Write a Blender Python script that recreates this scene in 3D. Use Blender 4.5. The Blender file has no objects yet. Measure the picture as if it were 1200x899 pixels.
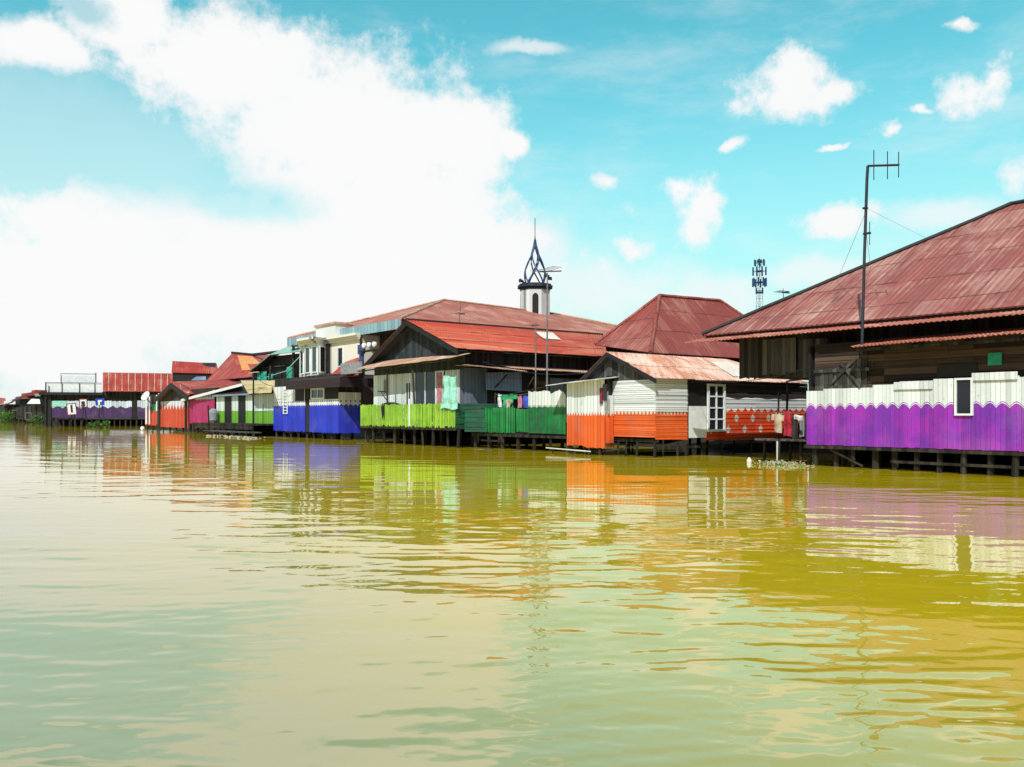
import bpy, bmesh, math, random
import numpy as np
from mathutils import Vector, Matrix
random.seed(7)
R = random.random
def rr(a, b): return a + (b - a) * R()
scene = bpy.context.scene
COL = scene.collection

# ------------------------------------------------------------------ river bank frame
# u runs along the bank (towards the near end), v runs inland, z is up, water at z = 0
H, CH = 485.0, 1.7
DU, DN, ORG = (.605, -.796), (.796, .605), (9.615, 27.87)
RZ = math.atan2(DU[1], DU[0])
def W(u, v, z=0.0): return Vector((ORG[0] + u*DU[0] + v*DN[0], ORG[1] + u*DU[1] + v*DN[1], z))
def Yd(u, v): return ORG[1] + u*DU[1] + v*DN[1]
def up(px, v=0.0):
    k = (px - 600) / 1000
    return (k*(ORG[1] + v*DN[1]) - ORG[0] - v*DN[0]) / (DU[0] - k*DU[1])
def vat(px, u):
    k = (px - 600) / 1000
    return (k*(ORG[1] + u*DU[1]) - ORG[0] - u*DU[0]) / (DN[0] - k*DN[1])
def zq(py, u, v): return CH + (H - py) / 1000 * Yd(u, v)
def zp(py, px, v=0.0): return zq(py, up(px, v), v)

# ------------------------------------------------------------------ node helpers
class NT:
    def __init__(s, tree):
        s.t = tree
        tree.nodes.clear()
    def node(s, typ, **kw):
        n = s.t.nodes.new(typ)
        for k, v in kw.items(): setattr(n, k, v)
        return n
    def put(s, sock, val):
        if val is None: return
        if isinstance(val, bpy.types.NodeSocket): s.t.links.new(val, sock)
        else: sock.default_value = val
    def m(s, op, a, b=None, c=None, clamp=False):
        n = s.node('ShaderNodeMath', operation=op, use_clamp=clamp)
        s.put(n.inputs[0], a); s.put(n.inputs[1], b)
        if c is not None: s.put(n.inputs[2], c)
        return n.outputs[0]
    def vm(s, op, a, b=None):
        n = s.node('ShaderNodeVectorMath', operation=op)
        s.put(n.inputs[0], a); s.put(n.inputs[1], b)
        return n.outputs['Value'] if op in ('LENGTH', 'DOT_PRODUCT', 'DISTANCE') else n.outputs[0]
    def mix(s, f, a, b, blend='MIX'):
        n = s.node('ShaderNodeMix', data_type='RGBA', blend_type=blend)
        s.put(n.inputs[0], f); s.put(n.inputs[6], col(a)); s.put(n.inputs[7], col(b))
        return n.outputs[2]
    def noise(s, vec, scale, detail=3, rough=.55, dim='3D'):
        n = s.node('ShaderNodeTexNoise', noise_dimensions=dim)
        s.put(n.inputs['Vector'], vec)
        n.inputs['Scale'].default_value = scale; n.inputs['Detail'].default_value = detail
        n.inputs['Roughness'].default_value = rough
        return n.outputs[0]
    def white(s, vec):
        n = s.node('ShaderNodeTexWhiteNoise', noise_dimensions='3D')
        s.put(n.inputs['Vector'], vec)
        return n.outputs['Value']
    def xyz(s, x, y=0.0, z=0.0):
        n = s.node('ShaderNodeCombineXYZ')
        s.put(n.inputs[0], x); s.put(n.inputs[1], y); s.put(n.inputs[2], z)
        return n.outputs[0]
    def sep(s, v):
        n = s.node('ShaderNodeSeparateXYZ'); s.put(n.inputs[0], v)
        return n.outputs
    def step(s, x, a, b):
        n = s.node('ShaderNodeMapRange', interpolation_type='SMOOTHSTEP')
        s.put(n.inputs[0], x); s.put(n.inputs[1], a); s.put(n.inputs[2], b)
        return n.outputs[0]
    def uv(s): return s.node('ShaderNodeUVMap').outputs[0]
    def out(s, base, rough=.7, metal=0.0, bump=None, bs=.5, bd=.02, spec=.4, **kw):
        p = s.node('ShaderNodeBsdfPrincipled')
        s.put(p.inputs['Base Color'], col(base)); s.put(p.inputs['Roughness'], rough)
        s.put(p.inputs['Metallic'], metal); p.inputs['Specular IOR Level'].default_value = spec
        if bump is not None:
            b = s.node('ShaderNodeBump'); b.inputs['Strength'].default_value = bs
            b.inputs['Distance'].default_value = bd
            s.put(b.inputs['Height'], bump); s.t.links.new(b.outputs[0], p.inputs['Normal'])
        for k, v in kw.items(): s.put(p.inputs[k], v)
        o = s.node('ShaderNodeOutputMaterial'); s.t.links.new(p.outputs[0], o.inputs[0])
        return p
def col(c):
    if isinstance(c, (tuple, list)) and len(c) == 3: return (*c, 1.0)
    return c
def newmat(name):
    m = bpy.data.materials.new(name); m.use_nodes = True
    return m, NT(m.node_tree)

# ------------------------------------------------------------------ materials
WHITE = (.72, .76, .76)
def paint(name, low, high=WHITE, zb=None, pat=None, per=.3, amp=.1, plank='v', pw=.15, wear=.25, blotch=None,
          raw=None, diamonds=None, rough=.6, grey=(.16, .14, .12), gr=.75):
    m, n = newmat(name)
    x, y, _ = n.sep(n.uv())
    p = n.m('DIVIDE', x if plank == 'v' else y, pw)
    cell = n.m('FLOOR', p)
    fr = n.m('FRACT', p)
    rnd = n.white(n.xyz(cell, 3.3 if plank == 'v' else n.m('FLOOR', n.m('DIVIDE', x, 3.1)), 1.7))
    groove = n.step(n.m('ABSOLUTE', n.m('SUBTRACT', fr, .5)), .42, .5)
    svec = n.xyz(n.m('MULTIPLY', x, 9.0 if plank == 'v' else 1.2), n.m('MULTIPLY', y, 1.0 if plank == 'v' else 11.0), cell)
    streak = n.noise(svec, 1.0, 4, .65)
    big = n.noise(n.xyz(x, y, 5.0), 1.1, 4, .6)
    c = low
    if blotch is not None:
        c = n.mix(n.step(n.m('ADD', n.m('MULTIPLY', big, .75), n.m('MULTIPLY', streak, .35)), .44, .66), low, blotch)
    if diamonds:
        dp, rows, ds = diamonds
        for i, zr in enumerate(rows):
            fx = n.m('ABSOLUTE', n.m('SUBTRACT', n.m('FRACT', n.m('ADD', n.m('DIVIDE', x, dp), .5*i)), .5))
            d = n.m('ADD', n.m('MULTIPLY', fx, dp*1.15), n.m('ABSOLUTE', n.m('SUBTRACT', y, zr)))
            c = n.mix(n.m('LESS_THAN', d, ds), c, (.7, .6, .55))
    if zb is not None:
        fx = n.m('FRACT', n.m('DIVIDE', x, per))
        tri = n.m('MULTIPLY', n.m('ABSOLUTE', n.m('SUBTRACT', fx, .5)), 2.0)
        if pat == 'scallop':
            w = n.m('MULTIPLY', n.m('ABSOLUTE', n.m('SINE', n.m('MULTIPLY', x, math.pi/per))), amp)
        elif pat == 'teeth':
            w = n.m('MULTIPLY', n.m('MAXIMUM', n.m('SUBTRACT', n.m('MULTIPLY', tri, 1.35), .35), 0.0), amp)
        elif pat == 'zig':
            w = n.m('MULTIPLY', tri, amp)
        else: w = 0.0
        w = n.m('MULTIPLY', w, n.m('ADD', .65, n.m('MULTIPLY', n.white(n.xyz(n.m('FLOOR', n.m('DIVIDE', x, per)), 1.0, 2.0)), .5))) if pat in ('teeth', 'zig') else w
        b = n.m('ADD', w, n.m('ADD', zb, n.m('MULTIPLY', n.m('SUBTRACT', big, .5), .11)))
        low_m = n.m('LESS_THAN', y, b)
        if pat == 'dither':
            ty = n.m('MULTIPLY', n.m('ABSOLUTE', n.m('SUBTRACT', n.m('FRACT', n.m('DIVIDE', y, per)), .5)), 2.0)
            lim = n.m('MULTIPLY', n.m('SUBTRACT', 1.0, n.m('DIVIDE', n.m('SUBTRACT', y, zb), amp), clamp=True), 1.25)
            low_m = n.m('MAXIMUM', low_m, n.m('LESS_THAN', n.m('ADD', tri, ty), lim))
        if pat == 'scallop':
            dz = n.m('SUBTRACT', y, b)
            line = n.m('MULTIPLY', n.m('GREATER_THAN', dz, .028), n.m('LESS_THAN', dz, .052))
            low_m = n.m('MAXIMUM', low_m, line)
        c = n.mix(low_m, high, c)
    var = n.m('ADD', .74, n.m('MULTIPLY', rnd, .38))
    c = n.mix(1.0, c, n.xyz(var, var, var), 'MULTIPLY')
    dirt = n.step(n.m('ADD', n.m('MULTIPLY', streak, .6), n.m('MULTIPLY', big, .5)), .58, .82)
    c = n.mix(n.m('MULTIPLY', dirt, wear*1.6, clamp=True), c, grey)
    fine = n.noise(n.xyz(x, y, 2.0), 14.0, 3, .7)
    c = n.mix(n.m('MULTIPLY', n.step(fine, .56, .70), n.m('ADD', wear, .08), clamp=True), c, grey)
    chip = n.noise(n.xyz(n.m('MULTIPLY', x, 3.2 if plank == 'v' else 1.4), n.m('MULTIPLY', y, 1.4 if plank == 'v' else 3.6), n.m('MULTIPLY', cell, 3.1)), 2.2, 5, .75)
    c = n.mix(n.m('MULTIPLY', n.step(chip, .63, .69), n.m('ADD', .25, n.m('MULTIPLY', wear, 1.6), clamp=True)), c, grey)
    fade = n.noise(n.xyz(x, y, 7.0), .7, 3, .5)
    c = n.mix(n.m('MULTIPLY', n.step(fade, .5, .75), .09), c, (.5, .48, .45))
    if raw is not None:
        rz, ra = raw
        rw = n.noise(n.xyz(n.m('MULTIPLY', x, .55), n.m('MULTIPLY', n.m('FLOOR', n.m('DIVIDE', y, .16)), .9), 4.0), 1.0, 2)
        c = n.mix(n.m('GREATER_THAN', y, n.m('ADD', rz, n.m('MULTIPLY', n.m('SUBTRACT', rw, .5), ra))), c,
                  n.mix(streak, (.012, .009, .008), (.075, .05, .045)))
    c = n.mix(n.m('MULTIPLY', groove, gr), c, (.03, .025, .02))
    h = n.m('SUBTRACT', n.m('MULTIPLY', streak, .25), groove)
    n.out(c, rough, bump=h, bs=.6, bd=.012)
    return m

def rust(name, base, pale, amount=.5, dark=(.06, .02, .018), sheet=.8, lap=1.8, rough=.55, corr=.0, per=.16, stain=.45):
    m, n = newmat(name)
    x, y, _ = n.sep(n.uv())
    cx, cy = n.m('FLOOR', n.m('DIVIDE', x, sheet)), n.m('FLOOR', n.m('DIVIDE', y, lap))
    rnd = n.white(n.xyz(cx, cy, 2.0))
    rnd2 = n.white(n.xyz(cx, cy, 9.0))
    st = n.noise(n.xyz(n.m('MULTIPLY', x, 7.0), n.m('MULTIPLY', y, .45), n.m('MULTIPLY', rnd, .2)), 1.0, 5, .7)
    big = n.noise(n.xyz(x, y, 3.0), .45, 5, .62)
    fine = n.noise(n.xyz(n.m('MULTIPLY', x, 3.0), y, 8.0), 5.0, 4, .7)
    c = n.mix(n.step(n.m('ADD', n.m('MULTIPLY', st, .7), n.m('MULTIPLY', big, .6)), .75 - amount*.3, .98 - amount*.3), base, pale)
    v = n.m('ADD', .90, n.m('MULTIPLY', rnd, .16))
    c = n.mix(1.0, c, n.xyz(v, v, v), 'MULTIPLY')
    c = n.mix(n.m('MULTIPLY', n.m('GREATER_THAN', rnd2, .93), .3), c, pale)
    c = n.mix(n.m('MULTIPLY', n.step(fine, .56, .78), stain), c, dark)
    c = n.mix(n.m('MULTIPLY', n.step(n.noise(n.xyz(n.m('MULTIPLY', x, 1.4), n.m('MULTIPLY', y, .35), 1.0), 1.0, 4, .7), .58, .72), stain), c, dark)
    fy = n.m('FRACT', n.m('DIVIDE', n.m('ADD', y, n.m('MULTIPLY', rnd, .05)), lap))
    lapm = n.m('MULTIPLY', n.m('LESS_THAN', fy, .05), n.step(n.noise(n.xyz(x, cy, 0.0), 1.3, 3), .3, .6))
    c = n.mix(n.m('MULTIPLY', lapm, .7), c, dark)
    fx = n.m('FRACT', n.m('DIVIDE', x, sheet))
    c = n.mix(n.m('MULTIPLY', n.m('LESS_THAN', fx, .035), n.m('MULTIPLY', rnd2, .65)), c, dark)
    h = n.m('MULTIPLY', fine, .2)
    if corr:
        h = n.m('ADD', h, n.m('MULTIPLY', n.m('SINE', n.m('MULTIPLY', x, 2*math.pi/per)), corr))
    n.out(c, rough, bump=h, bs=.55, bd=.025, spec=.3)
    return m

def wood(name, a, b, plank='v', pw=.16, rough=.85):
    m, n = newmat(name)
    x, y, _ = n.sep(n.uv())
    p = n.m('DIVIDE', x if plank == 'v' else y, pw)
    cell = n.m('FLOOR', p)
    rnd = n.white(n.xyz(cell, n.m('FLOOR', n.m('DIVIDE', y if plank == 'v' else x, 2.6)), 1.0))
    g = n.step(n.m('ABSOLUTE', n.m('SUBTRACT', n.m('FRACT', p), .5)), .43, .5)
    st = n.noise(n.xyz(n.m('MULTIPLY', x, 12.0 if plank == 'v' else 1.0), n.m('MULTIPLY', y, 1.0 if plank == 'v' else 12.0), cell), 1.0, 5, .7)
    f = n.m('ADD', n.m('MULTIPLY', rnd, .5), n.m('MULTIPLY', st, .6))
    c = n.mix(n.step(f, .25, .85), a, b)
    c = n.mix(n.m('MULTIPLY', g, .8), c, (.01, .008, .007))
    n.out(c, rough, bump=n.m('SUBTRACT', st, g), bs=.6, bd=.012, spec=.25)
    return m

def plain(name, c, var=.25, rough=.7, scale=3.0, metal=0.0, spec=.4):
    m, n = newmat(name)
    g = n.node('ShaderNodeTexCoord').outputs['Object']
    f = n.noise(g, scale, 5, .65)
    dk = tuple(q*(1-var) for q in c); lt = tuple(min(1, q*(1+var*.6)) for q in c)
    n.out(n.mix(n.step(f, .3, .7), dk, lt), rough, metal, bump=f, bs=.25, bd=.01, spec=spec)
    return m

def glass(name):
    m, n = newmat(name)
    g = n.node('ShaderNodeTexCoord').outputs['Object']
    n.out(n.mix(n.noise(g, 1.5, 3), (.008, .01, .014), (.03, .035, .045)), .08, spec=.5)
    return m

M = {}
M['purple'] = paint('purple_paint', (.33, .022, .42), zb=1.86, pat='scallop', per=.345, amp=.13, pw=.13, wear=.2, gr=.35, blotch=(.17, .022, .39))
M['orange_v'] = paint('orange_paint_upright', (.80, .12, .015), zb=1.63, pat='teeth', per=.17, amp=.16, pw=.2, wear=.16, blotch=(.70, .10, .018))
M['orange_h'] = paint('orange_paint_clapboard', (.80, .125, .014), zb=1.68, pat='teeth', per=.2, amp=.16, plank='h', pw=.17, wear=.3, blotch=(.70, .10, .016))
M['orange_red'] = paint('orange_red_paint_clapboard', (.82, .085, .012), zb=1.80, pat='teeth', per=.46, amp=.20, plank='h', pw=.16, wear=.18,
                        blotch=(.74, .06, .012), raw=(2.36, .45), diamonds=(1.1, (1.52, 1.05), .19))
M['lime'] = paint('lime_paint', (.33, .58, .035), pw=.135, wear=.35, blotch=(.20, .40, .02))
M['green'] = paint('green_paint', (.006, .30, .06), pw=.13, wear=.22, blotch=(.004, .16, .035))
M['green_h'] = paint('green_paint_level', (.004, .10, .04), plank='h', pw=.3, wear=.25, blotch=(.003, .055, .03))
M['yard'] = paint('yard_panel_paint', (.004, .20, .04), high=(.70, .74, .72), zb=1.98, pat='scallop', per=.4, amp=.06, pw=.22, wear=.2, blotch=(.003, .09, .03))
M['white_v'] = paint('white_paint_upright', (.70, .75, .74), pw=.22, wear=.22)
M['white_h'] = paint('white_paint_clapboard', (.70, .75, .74), plank='h', pw=.18, wear=.3)
M['blue'] = paint('blue_paint', (.012, .035, .58), high=(.78, .79, .78), zb=2.15, pat='dither', per=.34, amp=.62, pw=.16, wear=.05, blotch=(.022, .03, .5))
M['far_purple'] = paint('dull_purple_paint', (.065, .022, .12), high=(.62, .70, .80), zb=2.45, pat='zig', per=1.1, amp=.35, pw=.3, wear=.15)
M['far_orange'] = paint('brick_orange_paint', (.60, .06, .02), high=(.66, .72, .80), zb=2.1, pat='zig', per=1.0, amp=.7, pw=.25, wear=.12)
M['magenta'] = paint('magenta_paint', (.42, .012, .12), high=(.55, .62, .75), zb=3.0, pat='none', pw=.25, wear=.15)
M['leaf_green'] = paint('white_and_green_paint', (.16, .42, .02), high=(.70, .76, .72), zb=1.95, pat='none', pw=.22, wear=.15)
M['cream'] = paint('cream_plaster', (.74, .70, .60), pw=5.0, wear=.12, rough=.8)
M['plaster'] = paint('white_plaster', (.74, .75, .72), pw=6.0, wear=.1, rough=.8)
M['fascia'] = paint('blue_grey_fascia', (.26, .42, .48), pw=.45, wear=.3, grey=(.1, .14, .16))
M['tower'] = paint('tower_whitewash', (.66, .67, .66), pw=3.0, wear=.3, rough=.8, grey=(.2, .2, .2))
M['sideboard'] = paint('blue_grey_boards', (.15, .18, .24), pw=.24, wear=.4)
M['roof_big'] = rust('old_red_roof', (.27, .078, .066), (.46, .25, .21), .5, corr=1.0, per=.2, stain=.5)
M['roof_mid'] = rust('dark_red_roof', (.26, .052, .042), (.40, .17, .13), .42, corr=1.0, per=.2, stain=.5)
M['roof_lime'] = rust('bright_red_roof', (.40, .050, .026), (.56, .25, .14), .55, stain=.4, dark=(.15, .02, .012))
M['roof_pink'] = rust('faded_red_roof', (.38, .11, .075), (.56, .30, .23), .5, corr=1.0, per=.2, stain=.5)
M['roof_orange'] = rust('rusty_tin_roof', (.48, .20, .12), (.68, .50, .42), .75, stain=.45, dark=(.20, .05, .02))
M['roof_red'] = rust('plain_red_roof', (.33, .038, .03), (.48, .18, .13), .4, stain=.4, corr=.7, per=.22)
M['tin'] = rust('pale_tin', (.52, .50, .47), (.70, .68, .64), .6, dark=(.30, .16, .08), stain=.3)
M['tin_brown'] = rust('brown_tin', (.42, .24, .16), (.62, .46, .36), .6, dark=(.18, .07, .03), stain=.4)
M['tin_yellow'] = rust('yellow_tin', (.60, .50, .28), (.70, .64, .44), .5, dark=(.36, .22, .08), stain=.35)
M['tin_blue'] = rust('blue_tin', (.18, .24, .36), (.30, .38, .48), .5, dark=(.16, .10, .08), stain=.3)
M['clear_sheet'] = rust('milky_roof_sheet', (.58, .53, .47), (.68, .64, .60), .6, dark=(.5, .36, .26), stain=.25)
M['teal_roof'] = rust('teal_roof_sheet', (.22, .42, .36), (.36, .54, .48), .5, dark=(.1, .16, .14), stain=.25)
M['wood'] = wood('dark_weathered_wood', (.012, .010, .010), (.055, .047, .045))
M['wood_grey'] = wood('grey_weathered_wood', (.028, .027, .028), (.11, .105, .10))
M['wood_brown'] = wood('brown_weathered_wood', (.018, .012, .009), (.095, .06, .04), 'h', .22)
M['gable'] = wood('slate_grey_boards', (.018, .025, .028), (.05, .062, .068), 'v', .2)
M['post'] = wood('stilt_wood', (.010, .008, .006), (.052, .042, .032))
M['black'] = plain('dark_hollow', (.010, .009, .009), .4)
M['trim'] = plain('white_trim', (.74, .76, .76), .12, .5)
M['trim_dark'] = plain('dark_trim', (.014, .014, .016), .4)
M['maroon'] = plain('maroon_canopy', (.026, .012, .016), .35)
M['pole'] = plain('galvanised_pole', (.22, .21, .22), .4, .5, 2.0, .5)
M['pole_dark'] = plain('dark_steel', (.025, .03, .045), .4, .5)
M['steel_blue'] = plain('blue_steel', (.02, .07, .16), .4, .45, 6.0)
M['mud'] = plain('mud', (.02, .016, .010), .5, .9, 1.2)
M['teal_cloth'] = plain('teal_cloth', (.03, .34, .26), .5, .8, 4.0)
M['aqua'] = plain('aqua_tarp', (.30, .64, .54), .3, .6, 5.0)
M['glass'] = glass('dark_window')
M['leaf'] = plain('leaf', (.08, .22, .025), .6, .6, 2.0)
M['leaf_dark'] = plain('leaf_dark', (.03, .07, .018), .6, .6, 2.0)
M['foam'] = plain('pale_foam', (.46, .42, .30), .45, .8, 6.0)
for nm, c in dict(c_blue=(.05, .09, .5), c_green=(.02, .34, .13), c_white=(.70, .70, .70), c_pink=(.5, .18, .22), c_red=(.42, .02, .04),
                  c_tan=(.48, .38, .27), c_dark=(.035, .03, .03), c_navy=(.05, .06, .2), c_grey=(.25, .26, .28), c_maroon=(.2, .02, .05)).items():
    M[nm] = plain('cloth_' + nm[2:], c, .35, .85, 5.0)
M['sign_blue'] = plain('sign_blue', (.01, .04, .38), .2, .5)
M['patch_orange'] = rust('orange_battens', (.62, .25, .07), (.66, .36, .16), .5, dark=(.35, .08, .03), sheet=.6, lap=.7)
M['teal_board'] = plain('teal_board', (.02, .30, .20), .3, .7)

# ------------------------------------------------------------------ mesh builder
class MB:
    def __init__(s): s.v, s.f, s.mi = [], [], []
    def face(s, pts, mi=0):
        b = len(s.v); s.v += [Vector(p) for p in pts]; s.f.append(list(range(b, b + len(pts)))); s.mi.append(mi)
    def solid(s, verts, faces, mi=0):
        b = len(s.v); s.v += [Vector(p) for p in verts]
        for f in faces: s.f.append([b + i for i in f]); s.mi.append(mi)
    def obox(s, o, a, b, c, mi=0):
        o, a, b, c = map(Vector, (o, a, b, c))
        if a.cross(b).dot(c) < 0: a, b = b, a
        s.solid([o, o+a, o+a+b, o+b, o+c, o+a+c, o+a+b+c, o+b+c],
                [(3,2,1,0), (4,5,6,7), (0,1,5,4), (1,2,6,5), (2,3,7,6), (3,0,4,7)], mi)
    def box(s, u0, u1, v0, v1, z0, z1, mi=0):
        s.obox((u0, v0, z0), (u1-u0, 0, 0), (0, v1-v0, 0), (0, 0, z1-z0), mi)
    def prism(s, poly, ext, mi=0):
        poly = [Vector(p) for p in poly]; ext = Vector(ext); n = len(poly)
        nr = Vector((0, 0, 0))
        for i in range(n): nr += (poly[i]-poly[0]).cross(poly[(i+1) % n]-poly[0])
        if nr.dot(ext) > 0: poly = poly[::-1]
        b = len(s.v); s.v += poly + [p+ext for p in poly]
        s.f.append([b+i for i in range(n)]); s.mi.append(mi)
        s.f.append([b+n+i for i in reversed(range(n))]); s.mi.append(mi)
        for i in range(n):
            j = (i+1) % n
            s.f.append([b+j, b+i, b+n+i, b+n+j]); s.mi.append(mi)
    def slab(s, poly, t=.05, mi=0):
        poly = [Vector(p) for p in poly]; nr = Vector((0, 0, 0))
        for i in range(len(poly)): nr += (poly[i]-poly[0]).cross(poly[(i+1) % len(poly)]-poly[0])
        nr.normalize()
        if nr.z < 0: nr = -nr
        s.prism(poly, -nr*t, mi)
    def tube(s, pts, r, n=6, mi=0, r1=None):
        pts = [Vector(p) for p in pts]; b = len(s.v); k = len(pts)
        for i, p in enumerate(pts):
            d = (pts[min(i+1, k-1)] - pts[max(i-1, 0)]).normalized()
            a = d.cross(Vector((0, 0, 1)) if abs(d.z) < .9 else Vector((1, 0, 0))).normalized(); c = d.cross(a)
            q = r if r1 is None else r + (r1-r)*i/(k-1)
            for j in range(n):
                t = 2*math.pi*j/n; s.v.append(p + a*math.cos(t)*q + c*math.sin(t)*q)
        for i in range(k-1):
            for j in range(n):
                j2 = (j+1) % n
                s.f.append([b+i*n+j, b+(i+1)*n+j, b+(i+1)*n+j2, b+i*n+j2]); s.mi.append(mi)
        s.f.append([b+j for j in range(n)]); s.mi.append(mi)
        s.f.append([b+(k-1)*n+j for j in reversed(range(n))]); s.mi.append(mi)
    def ring(s, c, rads_z, n=16, mi=0):         # lathe: list of (r, z)
        c = Vector(c); b = len(s.v); k = len(rads_z)
        for r, z in rads_z:
            for j in range(n):
                t = 2*math.pi*(j+.5)/n; s.v.append(c + Vector((math.cos(t)*r, math.sin(t)*r, z)))
        for i in range(k-1):
            for j in range(n):
                j2 = (j+1) % n
                s.f.append([b+i*n+j, b+i*n+j2, b+(i+1)*n+j2, b+(i+1)*n+j]); s.mi.append(mi)
        s.f.append([b+j for j in reversed(range(n))]); s.mi.append(mi)
        s.f.append([b+(k-1)*n+j for j in range(n)]); s.mi.append(mi)
    def boards(s, A, B, z0, z1, w=.15, d='v', t=.03, jit=.012, jb=.0, jt=.0, gap=.006, mi=0):
        """a run of planks from A to B (u, v); outside is to the right of the walk turned -90 degrees"""
        A, B = Vector((A[0], A[1], 0)), Vector((B[0], B[1], 0)); L = (B-A).length; e = (B-A)/L
        nrm = Vector((e.y, -e.x, 0)); up_ = Vector((0, 0, 1))
        f0 = z0 if callable(z0) else (lambda q: z0); f1 = z1 if callable(z1) else (lambda q: z1)
        if d == 'v':
            x = 0.0
            while x < L - .01:
                ww = min(w*rr(.8, 1.25), L-x); o = A + e*x + nrm*rr(-jit, jit)
                b0, b1 = rr(-jb, jb), rr(-jb, jb); t0, t1 = rr(-jt, jt), rr(-jt, jt)
                w2 = ww-gap
                P = [o+up_*(f0(x)+b0), o+e*w2+up_*(f0(x+w2)+b1), o+e*w2+up_*(f1(x+w2)+t1), o+up_*(f1(x)+t0)]
                s.prism(P, -nrm*t, mi); x += ww
        else:
            zl, zh = min(f0(0), f0(L)), max(f1(0), f1(L)); z = zl
            while z < zh - .01:
                hh = min(w*rr(.92, 1.08), zh-z); xs = [0.0]
                while xs[-1] < L - 2.0: xs.append(xs[-1] + rr(1.6, 3.4))
                if len(xs) > 1 and L - xs[-1] < .8: xs.pop()
                xs.append(L)
                for xa, xb in zip(xs, xs[1:]):
                    q = rr(-jit, jit); lo = lambda x_: max(z + rr(-.004, .004), f0(x_)); hi = lambda x_: min(z+hh-gap, f1(x_))
                    la, lb, ha, hb = lo(xa), lo(xb), hi(xa), hi(xb)
                    if ha <= la + .005 and hb <= lb + .005: continue
                    ha, hb = max(ha, la+.004), max(hb, lb+.004)
                    oa, ob = A+e*xa, A+e*(xb-.004)
                    s.prism([oa+nrm*(q+.012)+up_*la, ob+nrm*(q+.012)+up_*lb, ob+nrm*(q-.006)+up_*hb, oa+nrm*(q-.006)+up_*ha], -nrm*t, mi)
                z += hh
    def corr(s, E0, E1, T0, T1, rows=2, sheet=.8, per=.16, amp=.018, rag=.05, t=.012, lift=.022, mi=0):
        """corrugated sheets: eave E0..E1, top T0..T1"""
        E0, E1, T0, T1 = map(Vector, (E0, E1, T0, T1))
        nr = (E1-E0).cross(T0-E0).normalized()
        if nr.z < 0: nr = -nr
        L = max((E1-E0).length, (T1-T0).length); n = max(4, int(L/per)*4); wave = (0, 1, 0, -1)
        for r in range(rows):
            fa, fb = r/rows, (r+1)/rows; b = len(s.v); ln = (T0-E0).length; j = 0.0; k = -1; lf = 0
            for i in range(n+1):
                f = i/n; kk = int(f*L/sheet)
                if kk != k: k = kk; j = rr(-rag, rag)/ln; lf = rr(0, lift)
                ca, cb = E0.lerp(E1, f), T0.lerp(T1, f)
                lo = ca.lerp(cb, fa + j - (.04 if r else 0)); hi = ca.lerp(cb, fb)
                o = nr*(wave[i % 4]*amp)
                s.v += [lo+o+nr*((lift if r else 0)+lf), hi+o+nr*lf*.5, lo+o+nr*((lift if r else 0)+lf-t), hi+o+nr*(lf*.5-t)]
            for i in range(n):
                q = b+i*4
                for f in ((q, q+4, q+5, q+1), (q+2, q+3, q+7, q+6), (q, q+2, q+6, q+4), (q+1, q+5, q+7, q+3)):
                    s.f.append(list(f)); s.mi.append(mi)
    def build(s, name, mats, parent=None, origin=None, smooth=False, world=False):
        if not s.v: return None
        if not isinstance(mats, (list, tuple)): mats = [mats]
        root = parent
        while root is not None and root.parent is not None: root = root.parent
        if root is not None and 'o' in INFO.get(root.name, {}): org = INFO[root.name]['o']
        elif origin is not None: org = Vector(origin)
        else:
            lo = [min(p[i] for p in s.v) for i in range(3)]; hi = [max(p[i] for p in s.v) for i in range(3)]
            org = Vector(((lo[0]+hi[0])/2, (lo[1]+hi[1])/2, lo[2]))
        me = bpy.data.meshes.new(name)
        me.from_pydata([p-org for p in s.v], [], s.f); me.update()
        uvl = me.uv_layers.new(name='UVMap'); vs = s.v; Z = Vector((0, 0, 1))
        for p in me.polygons:
            nn = p.normal
            if nn.length < .5: continue
            vert = abs(nn.z) < .35
            if abs(nn.z) > .985: h, w = Vector((1, 0, 0)), Vector((0, 1, 0))
            else:
                h = Z.cross(nn).normalized(); w = Z if vert else nn.cross(h)
            for li in p.loop_indices:
                q = vs[me.loops[li].vertex_index]; uvl.data[li].uv = (q.dot(h), q.dot(w))
            p.material_index = s.mi[p.index]
            p.use_smooth = smooth
        for m in mats: me.materials.append(m if not isinstance(m, str) else M[m])
        o = bpy.data.objects.new(name, me); COL.objects.link(o)
        if parent is not None: o.parent = parent
        else:
            o.location = W(*org); o.rotation_euler = (0, 0, RZ)
            INFO[o.name] = {'o': org}
        return o
INFO = {}
def thing(name, label, cat, u, v, group=None, z=0.0):
    o = bpy.data.objects.new(name, None); COL.objects.link(o); o.empty_display_size = .3
    o.location = W(u, v, z); o.rotation_euler = (0, 0, RZ); INFO[o.name] = {'o': Vector((u, v, z))}
    return tag(o, label, cat, group)
def tag(o, label, cat, group=None):
    o['label'] = label; o['category'] = cat
    if group: o['group'] = group
    return o
def struct(o): o['kind'] = 'structure'; return o
def q1(name, mats, parent, fn, **kw):
    b = MB(); fn(b); return b.build(name, mats, parent, **kw)

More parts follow.
